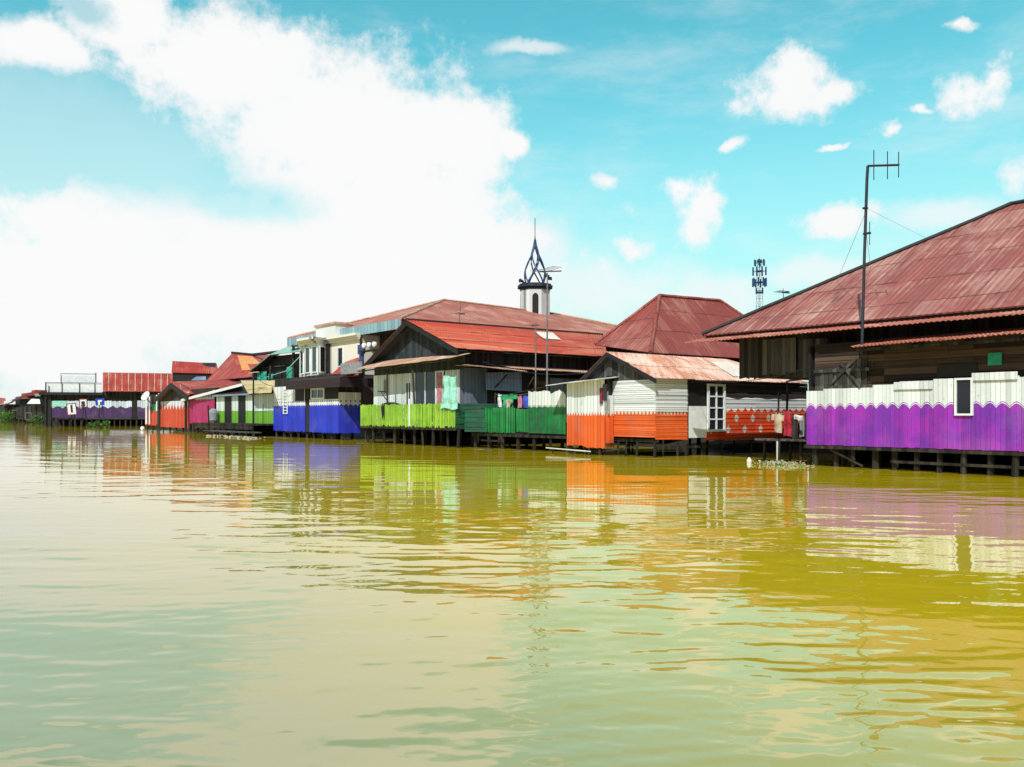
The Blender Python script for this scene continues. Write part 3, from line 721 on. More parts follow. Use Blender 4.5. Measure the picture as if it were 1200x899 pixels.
# ================================================================== 5 yard: dark green fence, panels, laundry
def yard():
    g0, g1, g2 = up(569), up(621), up(663); zt, zb = 1.96, .78
    t = thing('yard_fence', 'dark green plank fence round the laundry yard beside the orange shed', 'fence', (g0+g2)/2, 0, z=.8)
    b = MB(); b.boards((g0, 0), (up(603.5), 0), zb, 1.98, .12, 'v', .025, .025, .04, .04, .03); b.build('pickets', 'green', t)
    b = MB(); b.boards((up(604), .03), (g1-.1, .03), zb+.08, 1.93, .12, 'v', .025, .015, .03, .02, .02); b.build('pickets', 'green', t)
    b = MB(); b.boards((g1-.1, -.02), (up(645), -.02), zb+.03, 2.72, .22, 'v', .03, .006, .015, .04)
    b.boards((up(645), -.02), (g2, -.02), zb+.03, lambda x: 2.55-.25*x + .35*abs(math.sin(x*2.2)), .2, 'v', .03, .006, .015, .05); b.build('tall_panel', 'yard', t)
    # return of level boards towards the lime deck
    vr = 1.6
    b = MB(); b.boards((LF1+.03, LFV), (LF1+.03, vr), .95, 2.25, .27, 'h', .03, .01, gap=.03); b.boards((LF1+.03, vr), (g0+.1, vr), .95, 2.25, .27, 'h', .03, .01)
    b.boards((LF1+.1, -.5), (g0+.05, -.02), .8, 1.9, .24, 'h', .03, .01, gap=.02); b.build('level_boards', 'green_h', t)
    def f(b):
        b.box(LF1, g2, .1, 3.6, .72, .80); b.box(LF1, g2, .02, .1, .6, .72)
        b.box(g0-.3, g0+1.6, -.08, -.03, .35, .42)
    q1('platform', 'post', t, f)
    q1('rail', 'post', t, lambda b: (b.box(g0, g2, .06, .11, 1.1, 1.18), b.box(g0, g2, .06, .11, 1.65, 1.73)))
    posts(t, [(u, .15) for u in span(LF1+.15, g2-.1, 7)], .75, .085)
    posts(t, [(u, 2.2) for u in span(LF1+.3, g2-.1, 6)], .75, .08)
    # laundry
    def cloth(name, label, mat, px0, px1, py0, py1, v, shape='sheet', group=None, seg=6):
        a, c = up(px0, v), up(px1, v); z1, z0 = zp(py0, (px0+px1)/2, v), zp(py1, (px0+px1)/2, v); b = MB(); w = c-a; h = z1-z0
        ph = rr(0, 6)
        def P(x, z): return Vector((a+w*x, v+.035*math.sin(x*9+ph)+.02*math.sin(z*7+ph), z0+h*z + .02*math.sin(x*5+ph)))
        if shape == 'shirt': cells = [(.22, .78, 0, .62), (0, 1, .62, .92), (.22, .42, .92, 1), (.58, .78, .92, 1)]
        elif shape == 'trousers': cells = [(.1, .46, 0, .7), (.54, .9, 0, .7), (.1, .9, .7, 1)]
        else: cells = [(0, 1, 0, 1)]
        for (x0, x1, y0, y1) in cells:
            for i in range(seg):
                for j in range(3):
                    xa, xb = x0+(x1-x0)*i/seg, x0+(x1-x0)*(i+1)/seg; ya, yb = y0+(y1-y0)*j/3, y0+(y1-y0)*(j+1)/3
                    b.prism([P(xa, ya), P(xb, ya), P(xb, yb), P(xa, yb)], (0, .02, 0))
        o = b.build(name, mat); return tag(o, label, 'laundry', group)
    G = 'laundry on the yard line'
    cloth('shirt', 'green shirt with pale sleeves on the laundry yard line', 'c_green', 586, 606, 462, 478, .5, 'shirt', G)
    cloth('towel', 'white towel at the left end of the laundry yard line', 'c_white', 583, 588, 462, 477, .62, 'sheet', G)
    cloth('towel', 'pink towel between green shirt and blue cloth in the yard', 'c_pink', 607.5, 611, 464, 478, .6, 'sheet', G)
    cloth('towel', 'bright blue cloth hanging next to the white yard panel', 'c_blue', 612.5, 621, 464, 478, .5, 'sheet', G)
    cloth('blouse', 'tan blouse hanging low under the green shirt in the yard', 'foam', 592, 600, 468, 478, .35, 'shirt', G)
    ln = MB(); a, c = up(580, .5), up(624, .5)
    ln.tube([(a + (c-a)*i/8, .52, zp(461.5, 600, .5) - .06*math.sin(math.pi*i/8)) for i in range(9)], .012, 5)
    lt = thing('clothes_line', 'sagging laundry line between bare sticks above the green fence', 'clothes line', (a+c)/2, .52, z=.8)
    ln.build('rope', 'pole', lt)
    q1('stick', 'post', lt, lambda b: b.tube([(a, .52, .8), (a, .52, 2.75)], .03, 6)); q1('stick', 'post', lt, lambda b: b.tube([(c, .52, .8), (c, .52, 2.8)], .03, 6))
    q1('stick', 'post', lt, lambda b: b.tube([(a-.3, .6, 2.5), (c+.8, .9, 3.0)], .025, 6))
    # inlet laundry in front of the orange-red wall
    G2 = 'laundry by the plank walkway'
    cloth('shirt', 'tan shirt hanging in front of the orange-red wall', 'c_tan', 904, 918.5, 484, 507, 1.0, 'shirt', G2)
    cloth('shirt', 'red shirt hanging between the tan shirt and dark clothes', 'c_red', 918.5, 927, 482, 511, 1.3, 'sheet', G2)
    cloth('trousers', 'dark trousers hanging beside the corner of the purple house', 'c_dark', 928, 936, 488, 515, 1.1, 'trousers', G2)
    cloth('trousers', 'dark cloth with pale spots at the purple house corner', 'c_grey', 937, 943, 489, 512, 1.5, 'trousers', G2)
    cloth('towel', 'grey rag pegged above the dark trousers by the walkway', 'c_white', 930, 941, 486.5, 492, 1.05, 'sheet', G2)
    w = thing('plank_walkway', 'narrow plank walkway on thin stilts between orange and purple houses', 'walkway', -2.0, .9)
    def f(b):
        for i in range(5): b.obox((up(884, .5+i*.25), .5+i*.25, zp(516.5, 915, .8)+rr(-.01, .01)), (up(947, .5+i*.25)-up(884, .5+i*.25), 0, 0), (0, .22, 0), (0, 0, .05))
    q1('planks', 'wood_grey', w, f)
    posts(w, [(up(912, .5), .5), (up(895, 1.2), 1.2), (up(925, 1.4), 1.4), (up(938, .9), .9)], .8, .05)
    q1('stick', 'tin', w, lambda b: b.tube([(up(911, .48), .48, -.4), (up(911, .48), .48, zp(517, 911, .48))], .035, 6))
    q1('stick', 'wood', w, lambda b: b.tube([(up(912, 1.4), 1.4, .8), (up(912.5, 1.4), 1.4, zp(459, 912, 1.4))], .03, 6))
    q1('stick', 'wood', w, lambda b: b.tube([(up(944, .9), .9, .8), (up(944, .9), .9, zp(484, 944, .9))], .03, 6))
    q1('rope', 'pole', w, lambda b: b.tube([(up(903, 1), 1.0, zp(484, 911, 1)), (up(944, 1), 1.0, zp(484, 944, 1))], .01, 5))
    return cloth
CLOTH = yard()

# ================================================================== 6 mosque with the pale blue fascia, and the minaret
def mosque():
    t = thing('prayer_hall', 'large building with faded red hip roof and pale blue-grey fascia behind', 'mosque', -38.8, 14)
    uo, ui, vo, vi = -29.9, -47.6, 2.0, 31.0; ze = 7.6
    hip_roof(t, [(uo, vo), (uo, vi), (ui, vi), (ui, vo)], [7.62, 7.45, 7.45, 7.62], ((-38.75, 10.85), (-38.75, 22.5)), (10.4, 10.1), 'roof_pink', 'tin_brown', caps=.09)
    q1('fascia', 'fascia', t, lambda b: (b.box(ui, uo+.05, vo-.06, vo, 6.98, 7.6)))
    q1('side_fascia', 'trim_dark', t, lambda b: b.box(uo-.02, uo+.04, vo, vi, 7.2, 7.5))
    def f(b):
        b.box(uo-1.8, uo-1.7, vo+1.4, vi-1, .8, 7.3); b.box(ui+1, uo-1.8, vi-1.1, vi-1, .8, 7.3); b.box(ui+1, ui+1.1, vo+1.4, vi-1.1, .8, 7.3)
        b.box(ui+1.1, uo-1.8, vo+1.4, vo+1.5, .8, 7.3); b.box(ui, uo-.5, vo+.1, vi, 7.0, 7.06)
    q1('wall', 'wood', t, f)
    posts(t, [(u, vo+.3) for u in (-31, -35, -39, -43, -47)], 7.0, .09)
    q1('column', 'trim_dark', t, lambda b: b.box(up(402, vo-.1), up(403.5, vo-.1), vo+.05, vo+.2, 3, 7))
    # minaret standing over the ridge
    u, v = -39.04, 20.0; m = thing('minaret', 'octagonal white minaret with an openwork blue steel spire', 'minaret', u, v, z=9.0)
    zc0, zc1 = 11.95, 12.45
    RO = 1.3
    def oct_pts(r, z): return [Vector((u + r*math.cos(math.pi/4*(j+.5)+.92), v + r*math.sin(math.pi/4*(j+.5)+.92), z)) for j in range(8)]
    q1('tower', 'tower', m, lambda b: b.prism(oct_pts(RO, 9.0), (0, 0, zc0-9.0)))
    def f(b):
        b.prism(oct_pts(1.36, zc0), (0, 0, .2)); b.prism(oct_pts(1.56, zc0+.2), (0, 0, .16)); b.prism(oct_pts(1.42, zc0+.36), (0, 0, .14))
    q1('cornice', 'pole_dark', m, f)
    # arched openings on each face
    for j in range(8):
        a = math.pi/4*(j+1)+.92; d = Vector((math.cos(a), math.sin(a), 0)); s = Vector((-d.y, d.x, 0)); c = Vector((u, v, 0)) + d*(RO*math.cos(math.pi/8)-.02)
        if j % 2 == 0: continue
        poly = [c - s*.25 + Vector((0, 0, 9.9)), c + s*.25 + Vector((0, 0, 9.9))] + [c + s*.25*math.cos(x) + Vector((0, 0, 11.3+.3*math.sin(x))) for x in span(0, math.pi, 9)]
        q1('arched_opening', 'black', m, lambda b: b.prism(poly, d*.04))
    # spire: eight crossing curved straps, bulb profile
    def rad(f_):   # f 0..1 height
        return float(np.interp(f_, (0, .1, .3, .5, .7, .85, 1), (.82, .90, .84, .60, .33, .12, .03)))
    z0, z1 = zc1, 16.2
    for sgn in (1, -1):
        for k in range(4):
            def f(b):
                pts = []
                for i in range(17):
                    f_ = i/16; an = .25 + math.pi/2*k + sgn*f_*math.pi*.75; r = rad(f_)
                    pts.append((u+r*math.cos(an), v+r*math.sin(an), z0+(z1-z0)*f_))
                b.tube(pts, .065, 6)
            q1('spire_strap', 'steel_blue', m, f)
    q1('finial', 'pole_dark', m, lambda b: (b.tube([(u, v, 15.6), (u, v, 16.5)], .12, 8, r1=.03), b.tube([(u, v, 16.4), (u, v, 18.0)], .03, 6)))
    for sg, px in ((-1, 612), (1, 642)):
        q = up(px, v-1); vv = v-1
        def f(b):
            c = Vector((q, vv, 12.7)); b.tube([c+Vector((.05, .1, 0)), c+Vector((0, -.1, .02)), c+Vector((0, -.25, .04))], .07, 10, r1=.18)
            b.box(q-.04, q+.04, vv+.02, vv+.4, 12.4, 12.66)
        q1('horn_loudspeaker', 'pole_dark', m, f)
mosque()

# ================================================================== 7 blue house and the cream upper storey
def blue_house():
    t = thing('two_storey_house', 'two storey house, bright blue and white below with cream bay window above', 'house', -40, 2)
    u0, ug0, ug1, u1 = up(320.5), up(357.5), up(362.5), up(397)
    zb, zt = .45, zp(453, 360)+.1
    dw0, dw1 = up(346.5), up(357); win0, win1 = up(364.5), up(380); o0, o1 = up(380.5), up(397)
    zd0 = zp(470, 352); zd1 = zp(455, 352)
    b = MB()
    b.boards((u0, 0), (ug0, 0), zb, zd0, .16, 'v', .03, .006, .06); b.boards((ug1, 0), (u1, 0), zb, zp(468, 380), .16, 'v', .03, .006, .06)
    b.boards((u0, 0), (dw0, 0), zd0, zt, .16, 'v', .03, .006); b.box(dw1, ug0, -.03, 0, zd0, zt)
    b.build('river_wall', 'blue', t)
    b = MB(); b.boards((u1, 0), (u1, 1.6), zb, 3.1, .16, 'v', .03, .006, .06); b.build('side_wall', 'blue', t)
    q1('shutter', 'maroon', t, lambda b: b.box(dw0, dw1, -.05, .0, zd0, zd1))
    q1('gap', 'black', t, lambda b: b.box(ug0-.02, ug1+.02, .1, .2, zb, zt))
    window(t, win0, win1, 0, zp(468, 372), zp(455, 372), .1, 2, 1, out=.02)
    q1('opening', 'black', t, lambda b: b.box(win1+.05, u1-.05, .02, .1, zp(469, 390), zt))
    # white trellis on the left panel
    tr = MB(); a, c = up(333), up(338)
    tr.box(a, a+.08, -.1, -.05, zp(485, 335), zp(456, 335)); tr.box(c-.08, c, -.1, -.05, zp(485, 335), zp(456, 335))
    for k in range(9): z = zp(485, 335) + k*.22; tr.box(a+.08, c-.08, -.09, -.06, z, z+.06)
    tr.build('trellis', 'trim', t)
    # maroon canopy band
    c0, c1 = up(335, -.7), up(398, -.7)
    def f(b):
        zA, zB = zp(450, 360, -.7), zp(443.5, 398, -.7)
        b.box(c0, c1, -.7, -.62, zp(455, 370, -.7), zp(444.5, 370, -.7)); b.slab([(c0, -.7, zp(444.5, 370, -.7)), (c1, -.7, zp(444.5, 370, -.7)), (c1, 1.2, 4.5), (c0, 1.2, 4.5)], .06)
        b.box(c1-.08, c1, -.62, 2.8, zp(455, 370, -.7), zp(444.5, 370, -.7))
    q1('canopy', 'maroon', t, f)
    # dark side return and back
    back_shell(t, u0, u1, 0, 9, zb, 4.3)
    q1('brown_wall', 'maroon', t, lambda b: b.boards((u1, 1.7), (up(440, 2.4), 2.4), .8, 4.2, .25, 'v', .04, .02))
    # upper storey: bay with three windows
    vb = 1.0; zf, zc = zp(443, 372, vb), zp(402, 372, vb)
    x = [up(351, vb+.9), up(357, vb), up(373, vb), up(379, vb+.7)]; y = [vb+.9, vb, vb, vb+.9]
    def bayseg(i): return (x[i], y[i]), (x[i+1], y[i+1])
    def f(b):
        b.prism([(x[0], y[0], zf), (x[1], y[1], zf), (x[2], y[2], zf), (x[3], y[3], zf), (x[3], 8, zf), (x[0], 8, zf)], (0, 0, zc-zf))
    bay = q1('bay_wall', 'plaster', t, f)
    zw0, zw1 = zp(436, 365, vb), zp(407.5, 365, vb)
    for i, n in ((0, 1), (1, 2), (2, 1)):
        (ax, ay), (bx_, by) = bayseg(i); e = Vector((bx_-ax, by-ay, 0)); L = e.length; e /= L; nr = Vector((e.y, -e.x, 0))
        for k in range(n):
            f0, f1 = (k+.2)/n*L, (k+.8)/n*L; A = Vector((ax, ay, 0))
            def f(b):
                for (p, q) in ((f0-.07, f0), (f1, f1+.07)): b.obox(A+e*p+Vector((0, 0, zw0)), e*(q-p), nr*.06, (0, 0, zw1-zw0))
                b.obox(A+e*(f0-.07)+Vector((0, 0, zw1)), e*(f1-f0+.14), nr*.07, (0, 0, .08)); b.obox(A+e*(f0-.07)+Vector((0, 0, zw0-.08)), e*(f1-f0+.14), nr*.09, (0, 0, .08))
            w = q1('window', 'trim', t, f)
            q1('pane', 'glass', w, lambda b: b.obox(A+e*f0+Vector((0, 0, zw0)), e*(f1-f0), nr*.02, (0, 0, zw1-zw0)))
    # cream wing to the right of the bay
    r0, r1 = x[3], up(423, vb+1.0)
    def f(b): b.box(r0, r1, vb+1.0, 8, 3.9, zc)
    q1('wing_wall', 'cream', t, f)
    q1('downpipe_panel', 'maroon', t, lambda b: b.box(x[3]+.05, x[3]+.45, vb+.9, vb+1.0, zf, zc))
    window(t, up(396, vb+1), up(402.5, vb+1), vb+1.0, zp(430, 399, vb+1), zp(407, 399, vb+1), .07, out=.04)
    def f(b):
        for k, (o_, h) in enumerate(((.15, .14), (.32, .12), (.5, .16))):
            z = zc + [0, .14, .26][k]
            b.prism([(x[0]-o_, y[0], z), (x[1]-o_*.5, y[1]-o_, z), (x[2]+o_*.5, y[2]-o_, z), (x[3]+o_*.6, y[3]-o_*.6, z), (r1, y[3]-o_*.6, z), (r1, 8.2, z), (x[0]-o_, 8.2, z)], (0, 0, h))
    q1('cornice', 'cream', t, f)
    p0, p1 = up(370, vb+.6), up(393, vb+.6)
    def f(b): b.box(p0, p1, vb+.6, 6, zc+.42, zc+1.25)
    q1('parapet', 'plaster', t, f)
    q1('parapet_cap', 'tin_brown', t, lambda b: b.box(p0-.1, p1+.1, vb+.5, 6.1, zc+1.25, zc+1.4))
    # low red roof and grey panel in front of the wing
    def f(b): b.slab([(up(383, .2), .2, zp(443, 385, .2)), (up(420, .2), .2, zp(440, 420, .2)), (up(420, 1.9), 1.9, zp(419, 418, 1.9)), (up(405, 1.9), 1.9, zp(424, 405, 1.9))], .05)
    q1('porch_roof', 'roof_red', t, f)
    q1('grey_panel', 'c_grey', t, lambda b: b.box(up(400, -.3), up(424, -.3), -.35, -.28, zp(438, 410, -.3), zp(425, 410, -.3)))
    posts(t, [(u, .2) for u in span(u0+.2, u1-.1, 9)], .6, .08); posts(t, [(u, 2.0) for u in span(u0+.3, u1, 6)], .6, .09)
    # balcony bundle: blue cloth and white pots under the fascia
    v_ = .3
    tag(q1('hanging_clothes', 'c_navy', None, lambda b: (b.box(up(419, v_), up(426, v_), v_, v_+.12, zp(415, 422, v_), zp(404, 422, v_)), b.box(up(420.5, v_), up(425, v_), v_+.02, v_+.1, zp(429, 422, v_), zp(415, 422, v_)))),
        'navy blue clothes hanging by the balcony under the pale fascia', 'clothes')
    for k, px in enumerate((426.8, 432.5, 438.8)):
        b = MB(); c = (up(px, v_), v_, zp(408.5 - k*.8, px, v_)); b.ring(c, [(.08, 0), (.14, .08), (.16, .22), (.11, .32)], 12)
        tag(b.build('pot', 'trim'), ['white pot beside the navy clothes under the pale fascia', 'white pot in the middle of three under the pale fascia', 'white pot nearest the slate gable under the pale fascia'][k], 'pot', 'white pots under the fascia')
    sh = MB(); sh.box(up(423.5, v_), up(441, v_), v_-.2, v_+.25, zp(409.5, 432, v_)-.12, zp(409.5, 432, v_)-.04)
    tag(sh.build('shelf', 'wood'), 'dark shelf board carrying three white pots under the fascia', 'shelf')
blue_house()

# ================================================================== 8 teal roofed house
def teal_house():
    va = 1.6
    t = thing('balcony_house', 'dim house with pale teal roof and cream balcony behind the blue house', 'house', -50, 3.5)
    e0, e1 = up(293, va), up(352, va); zE0, zE1 = zp(434, 293, va), zp(413, 345, va)
    def f(b):
        b.slab([(e0, va, zE0), (up(316, va), va, zp(415.5, 316, va)), (up(352, va), va, zp(411.5, 352, va)), (up(352, va+3.5), va+3.5, zp(401, 350, va+3.5)), (up(330, va+5), va+5, zp(409, 330, va+5))], .06)
        b.slab([(up(316, va+.1), va+.1, zp(415.5, 316, va)), (e0, va, zE0), (e0-2, va+6, zE0), (up(316, va+6), va+6, zp(415.5, 316, va)+.6)], .06)
    r = q1('roof', 'teal_roof', t, f)
    q1('shade_slab', 'trim_dark', r, lambda b: (b.slab([(e0-1.9, va+5.9, zE0-.1), (e0, va+.02, zE0-.1), (up(316, va), va+.02, zp(415.5, 316, va)-.1), (up(316, va+6), va+5.9, zp(415.5, 316, va)+.5)], .05)))  # near-black slab standing in for shade beneath the teal sheet
    v2 = va+.9
    w0, w1 = up(298, v2), up(352, v2)
    q1('upper_wall', 'trim_dark', t, lambda b: b.prism([(w0, v2, zp(450, 300, v2)), (w1, v2, zp(450, 300, v2)), (w1, v2, zp(415, 345, v2)), (up(318, v2), v2, zp(418, 318, v2)), (w0, v2, zp(433, 298, v2))], (0, 6, 0)))
    q1('balcony', 'tin_yellow', t, lambda b: b.box(up(312, .1), up(335.5, .1), .1, va+.9, zp(455.5, 325, .1), zp(445.5, 325, .1)))
    q1('balcony_rail', 'teal_cloth', t, lambda b: b.box(up(300, v2-.3), up(350, v2-.3), v2-.3, v2-.24, zp(446.5, 325, v2), zp(445.5, 325, v2)))
    q1('lower_wall', 'wood', t, lambda b: b.box(w0, up(318, 3), 3, 9, .7, zp(450, 300, v2)))
    q1('upper_shelf', 'wood_grey', t, lambda b: b.box(up(302, v2-.2), up(334, v2-.2), v2-.25, v2-.02, zp(431, 318, v2), zp(430, 318, v2)))
    posts(t, [(w0+.2, v2), (up(312, .4), .4), (up(330, v2), v2)], zE0, .08)
    k = 0
    for (a, c, y0, y1, lab) in ((302, 305, 437, 446, 'small teal cloth at the dark end of the teal balcony'), (306, 312, 435, 446, 'wide teal cloth hung near the cream balcony end'),
                                (314, 320, 438, 446, 'teal cloth in the middle of the balcony rail'), (335.5, 342.5, 430, 446, 'tall teal cloth hanging beside the cream bay window')):
        o = CLOTH('towel', lab, 'teal_cloth', a, c, y0, y1, v2-.4, 'sheet', 'teal cloths on the balcony', 4)
    b = MB(); b.tube([(up(352, v2-.6), v2-.6, zp(419, 350, v2)), (up(335, v2-.6), v2-.6, zp(436, 335, v2)), (up(310, v2-.6), v2-.6, zp(443.5, 312, v2))], .035, 5)
    tag(b.build('cable', 'aqua'), 'slack pale cable across the dark teal balcony', 'cable')
teal_house()

# ================================================================== 9 green and white house
def green_house():
    t = thing('stilt_house', 'small white house with green base and two dark doors', 'house', up(285), 3)
    u0, u1 = up(253.5), up(320); zb, zt = .95, zp(463, 290)
    ds = [(up(263), up(271.5)), (up(279), up(288))]
    b = MB(); x = u0
    for a, c in ds + [(u1, u1)]:
        b = MB(); b.boards((x, 0), (a, 0), zb, zt, .22, 'v', .03, .006); b.build('river_wall', 'leaf_green', t); x = c
    for a, c in ds: q1('door', 'black', t, lambda b: b.box(a, c, .03, .1, zb-.1, zt-.1))
    window(t, up(299), up(311), 0, zp(482, 305), zp(472.5, 305), .08, 1, 1, frame='white_v', pane='c_grey', out=.03)
    q1('lintel', 'tin_blue', t, lambda b: b.box(u0, up(293, -.3), -.35, 0, zt-.02, zt+.14))
    def f(b): b.slab([(u0, -.4, zt+.2), (up(297, -.4), -.4, zt+.2), (up(297, 2), 2.2, zt+1.5), (u0, 2.2, zt+1.5)], .06)
    q1('roof', 'maroon', t, f)
    b = MB(); b.corr((up(291, -.9), -.9, zp(461.5, 292, -.9)), (up(318, -.9), -.9, zp(460.5, 318, -.9)), (up(282, 1.2), 1.2, zp(446, 283, 1.2)), (up(322, 1.2), 1.2, zp(446, 320, 1.2)), 3, .9, .2, .02, .05)
    b.build('porch_roof', 'tin_yellow', t)
    back_shell(t, u0, u1, 0, 7, zb, zt)
    def f(b): b.box(u0-.8, u1, -1.6, .05, .82, .94); b.box(u0-.8, u1, -1.62, -1.54, .5, .8)
    q1('deck', 'post', t, f)
    posts(t, [(u, -1.4) for u in span(u0-.6, u1-.3, 10)], .85, .08); posts(t, [(u, 1) for u in span(u0, u1-.3, 6)], .9, .08)
    p = thing('lamp_pole', 'dark pole with small cross arm before the green and white house', 'pole', up(297, -1), -1.0)
    q1('pole', 'trim_dark', p, lambda b: b.tube([(up(297, -1), -1, -.5), (up(297, -1), -1, zp(437, 297, -1))], .08, 8, r1=.06))
    q1('cross_arm', 'tin_brown', p, lambda b: b.box(up(292, -1), up(303, -1), -1.06, -.94, zp(437, 297, -1), zp(436, 297, -1)))
    j = thing('jetty', 'low grey plank jetty in front of the green and white house', 'jetty', up(272, -2.4), -2.4)
    q1('planks', 'wood_grey', j, lambda b: b.box(up(245, -2.4), up(300, -2.4), -2.9, -2.0, .32, .4))
    posts(j, [(up(245.5, -2.8), -2.8)], 2.3, .05); posts(j, [(u, -2.7) for u in span(up(256, -2.7), up(298, -2.7), 5)], .36, .05)
green_house()

# ================================================================== 10 red hip roof with broken patch, long red roof strip
def red_roofs():
    v = 5.0
    t = thing('hip_roofed_house', 'house with a red hip roof whose broken corner shows orange battens', 'house', up(265, 9), 9)
    Ea, Eb = up(226, v), up(303, v); ze = zp(444.5, 265, v)
    A = (up(272, v+3.2), v+3.2); B = (up(296, v+4), v+4.0); zA = zp(414, 272, v+3.2); zB = zp(416, 298, v+4)
    def f(b):
        b.slab([(up(241, v), v, ze), (up(283, v), v, ze), (*A, zA)], .06)
        b.slab([(up(283, v), v, ze), (Eb, v+1.5, ze+.2), (*B, zB), (*A, zA)], .06)
        b.slab([(up(241, v), v, ze), (*A, zA), (*A[:1], v+9, zA), (Ea-2, v+8, ze)], .06)
        b.slab([(Eb, v+1.5, ze), (Eb, v+11, ze), (A[0], v+9, zA), (*B, zB)], .06)
    r = q1('roof', 'roof_red', t, f)
    P = [Vector((up(283, v), v, ze)), Vector((Eb, v+1.5, ze+.2)), Vector((*B, zB)), Vector((*A, zA))]
    nr = (P[1]-P[0]).cross(P[3]-P[0]).normalized(); nr = nr if nr.z > 0 else -nr
    g = lambda a, h: P[0].lerp(P[1], a).lerp(P[3].lerp(P[2], a), h) + nr*.05
    q1('exposed_battens', 'patch_orange', r, lambda b: (b.slab([g(.12, .25), g(.42, .25), g(.5, .9), g(.22, .9)], .04), b.slab([g(.45, .5), g(.95, .5), g(.9, .9), g(.5, .9)], .04)))
    q1('ridge_cap', 'trim_dark', r, lambda b: b.tube([(*A, zA+.05), (*B, zB+.05), (Eb+1.2, v+3, zB-.3)], .16, 6))
    q1('wall', 'wood', t, lambda b: b.box(up(236, v+.6), up(300, v+.6), v+1.8, v+9, .6, ze+.1))
red_roofs()

# ================================================================== 11 magenta house
def magenta_house():
    t = thing('stilt_house', 'small magenta house with slanting pale roof edge', 'house', up(240), 2.5)
    u0, um, u1 = up(222), up(229.5), up(252.5)
    ztop = lambda px: zp(470 - (px-213)*.257, px)
    b = MB(); b.boards((u0, 0), (um, 0), .8, ztop(226), .25, 'v', .03, .006); b.build('front_wall', paint('magenta_side_paint', (.42, .012, .12), pw=.25, wear=.15), t)
    b = MB(); b.boards((um, -.1), (u1, -.1), .9, lambda x: ztop(231)+.10*x, .25, 'v', .03, .006); b.build('gable_wall', 'magenta', t)
    for k in range(5):
        a = up(238+k*3, -.14); q1('slot', 'tin_blue', t, lambda b: b.box(a, a+.18, -.16, -.11, zp(466, 238+k*3), zp(460.5-k*.5, 238+k*3)))
    def f(b):
        A, B = Vector((up(212, -.5), -.5, zp(470.5, 212, -.5))), Vector((up(283, -.5), -.5, zp(452.5, 283, -.5)))
        b.prism([A, B, B+Vector((0, 0, .22)), A+Vector((0, 0, .22))], (0, .08, 0))
    q1('roof_edge', 'trim', t, f)
    b = MB(); b.corr((up(213, -.4), -.4, zp(469, 213, -.5)), (up(282, -.4), -.4, zp(452, 282, -.5)), (up(208, 2.5), 2.5, zp(452, 208, 2.5)), (up(282, 2.5), 2.5, zp(447, 282, 2.5)), 1, 1, .25, .02, .02); b.build('roof', 'roof_red', t)
    back_shell(t, u0, u1, 0, 5, .8, 4.0)
    posts(t, [(u, -.05) for u in span(u0, u1, 6)], .9, .09)
    w = MB(); c = (up(250, -.5), -.5, 1.0); w.ring(c, [(.3, 0), (.4, .15), (.4, .8), (.28, 1.05), (.12, 1.15)], 14)
    tag(w.build('water_barrel', 'c_grey'), 'grey barrel at the corner of the magenta house', 'barrel')
    d = MB(); d.obox((up(240, -1.2), -1.2, .82), (1.6, 0, 0), (0, 1.0, 0), (0, 0, .1)); tag(d.build('landing', 'post'), 'dark landing boards in front of the magenta wall', 'landing')
magenta_house()

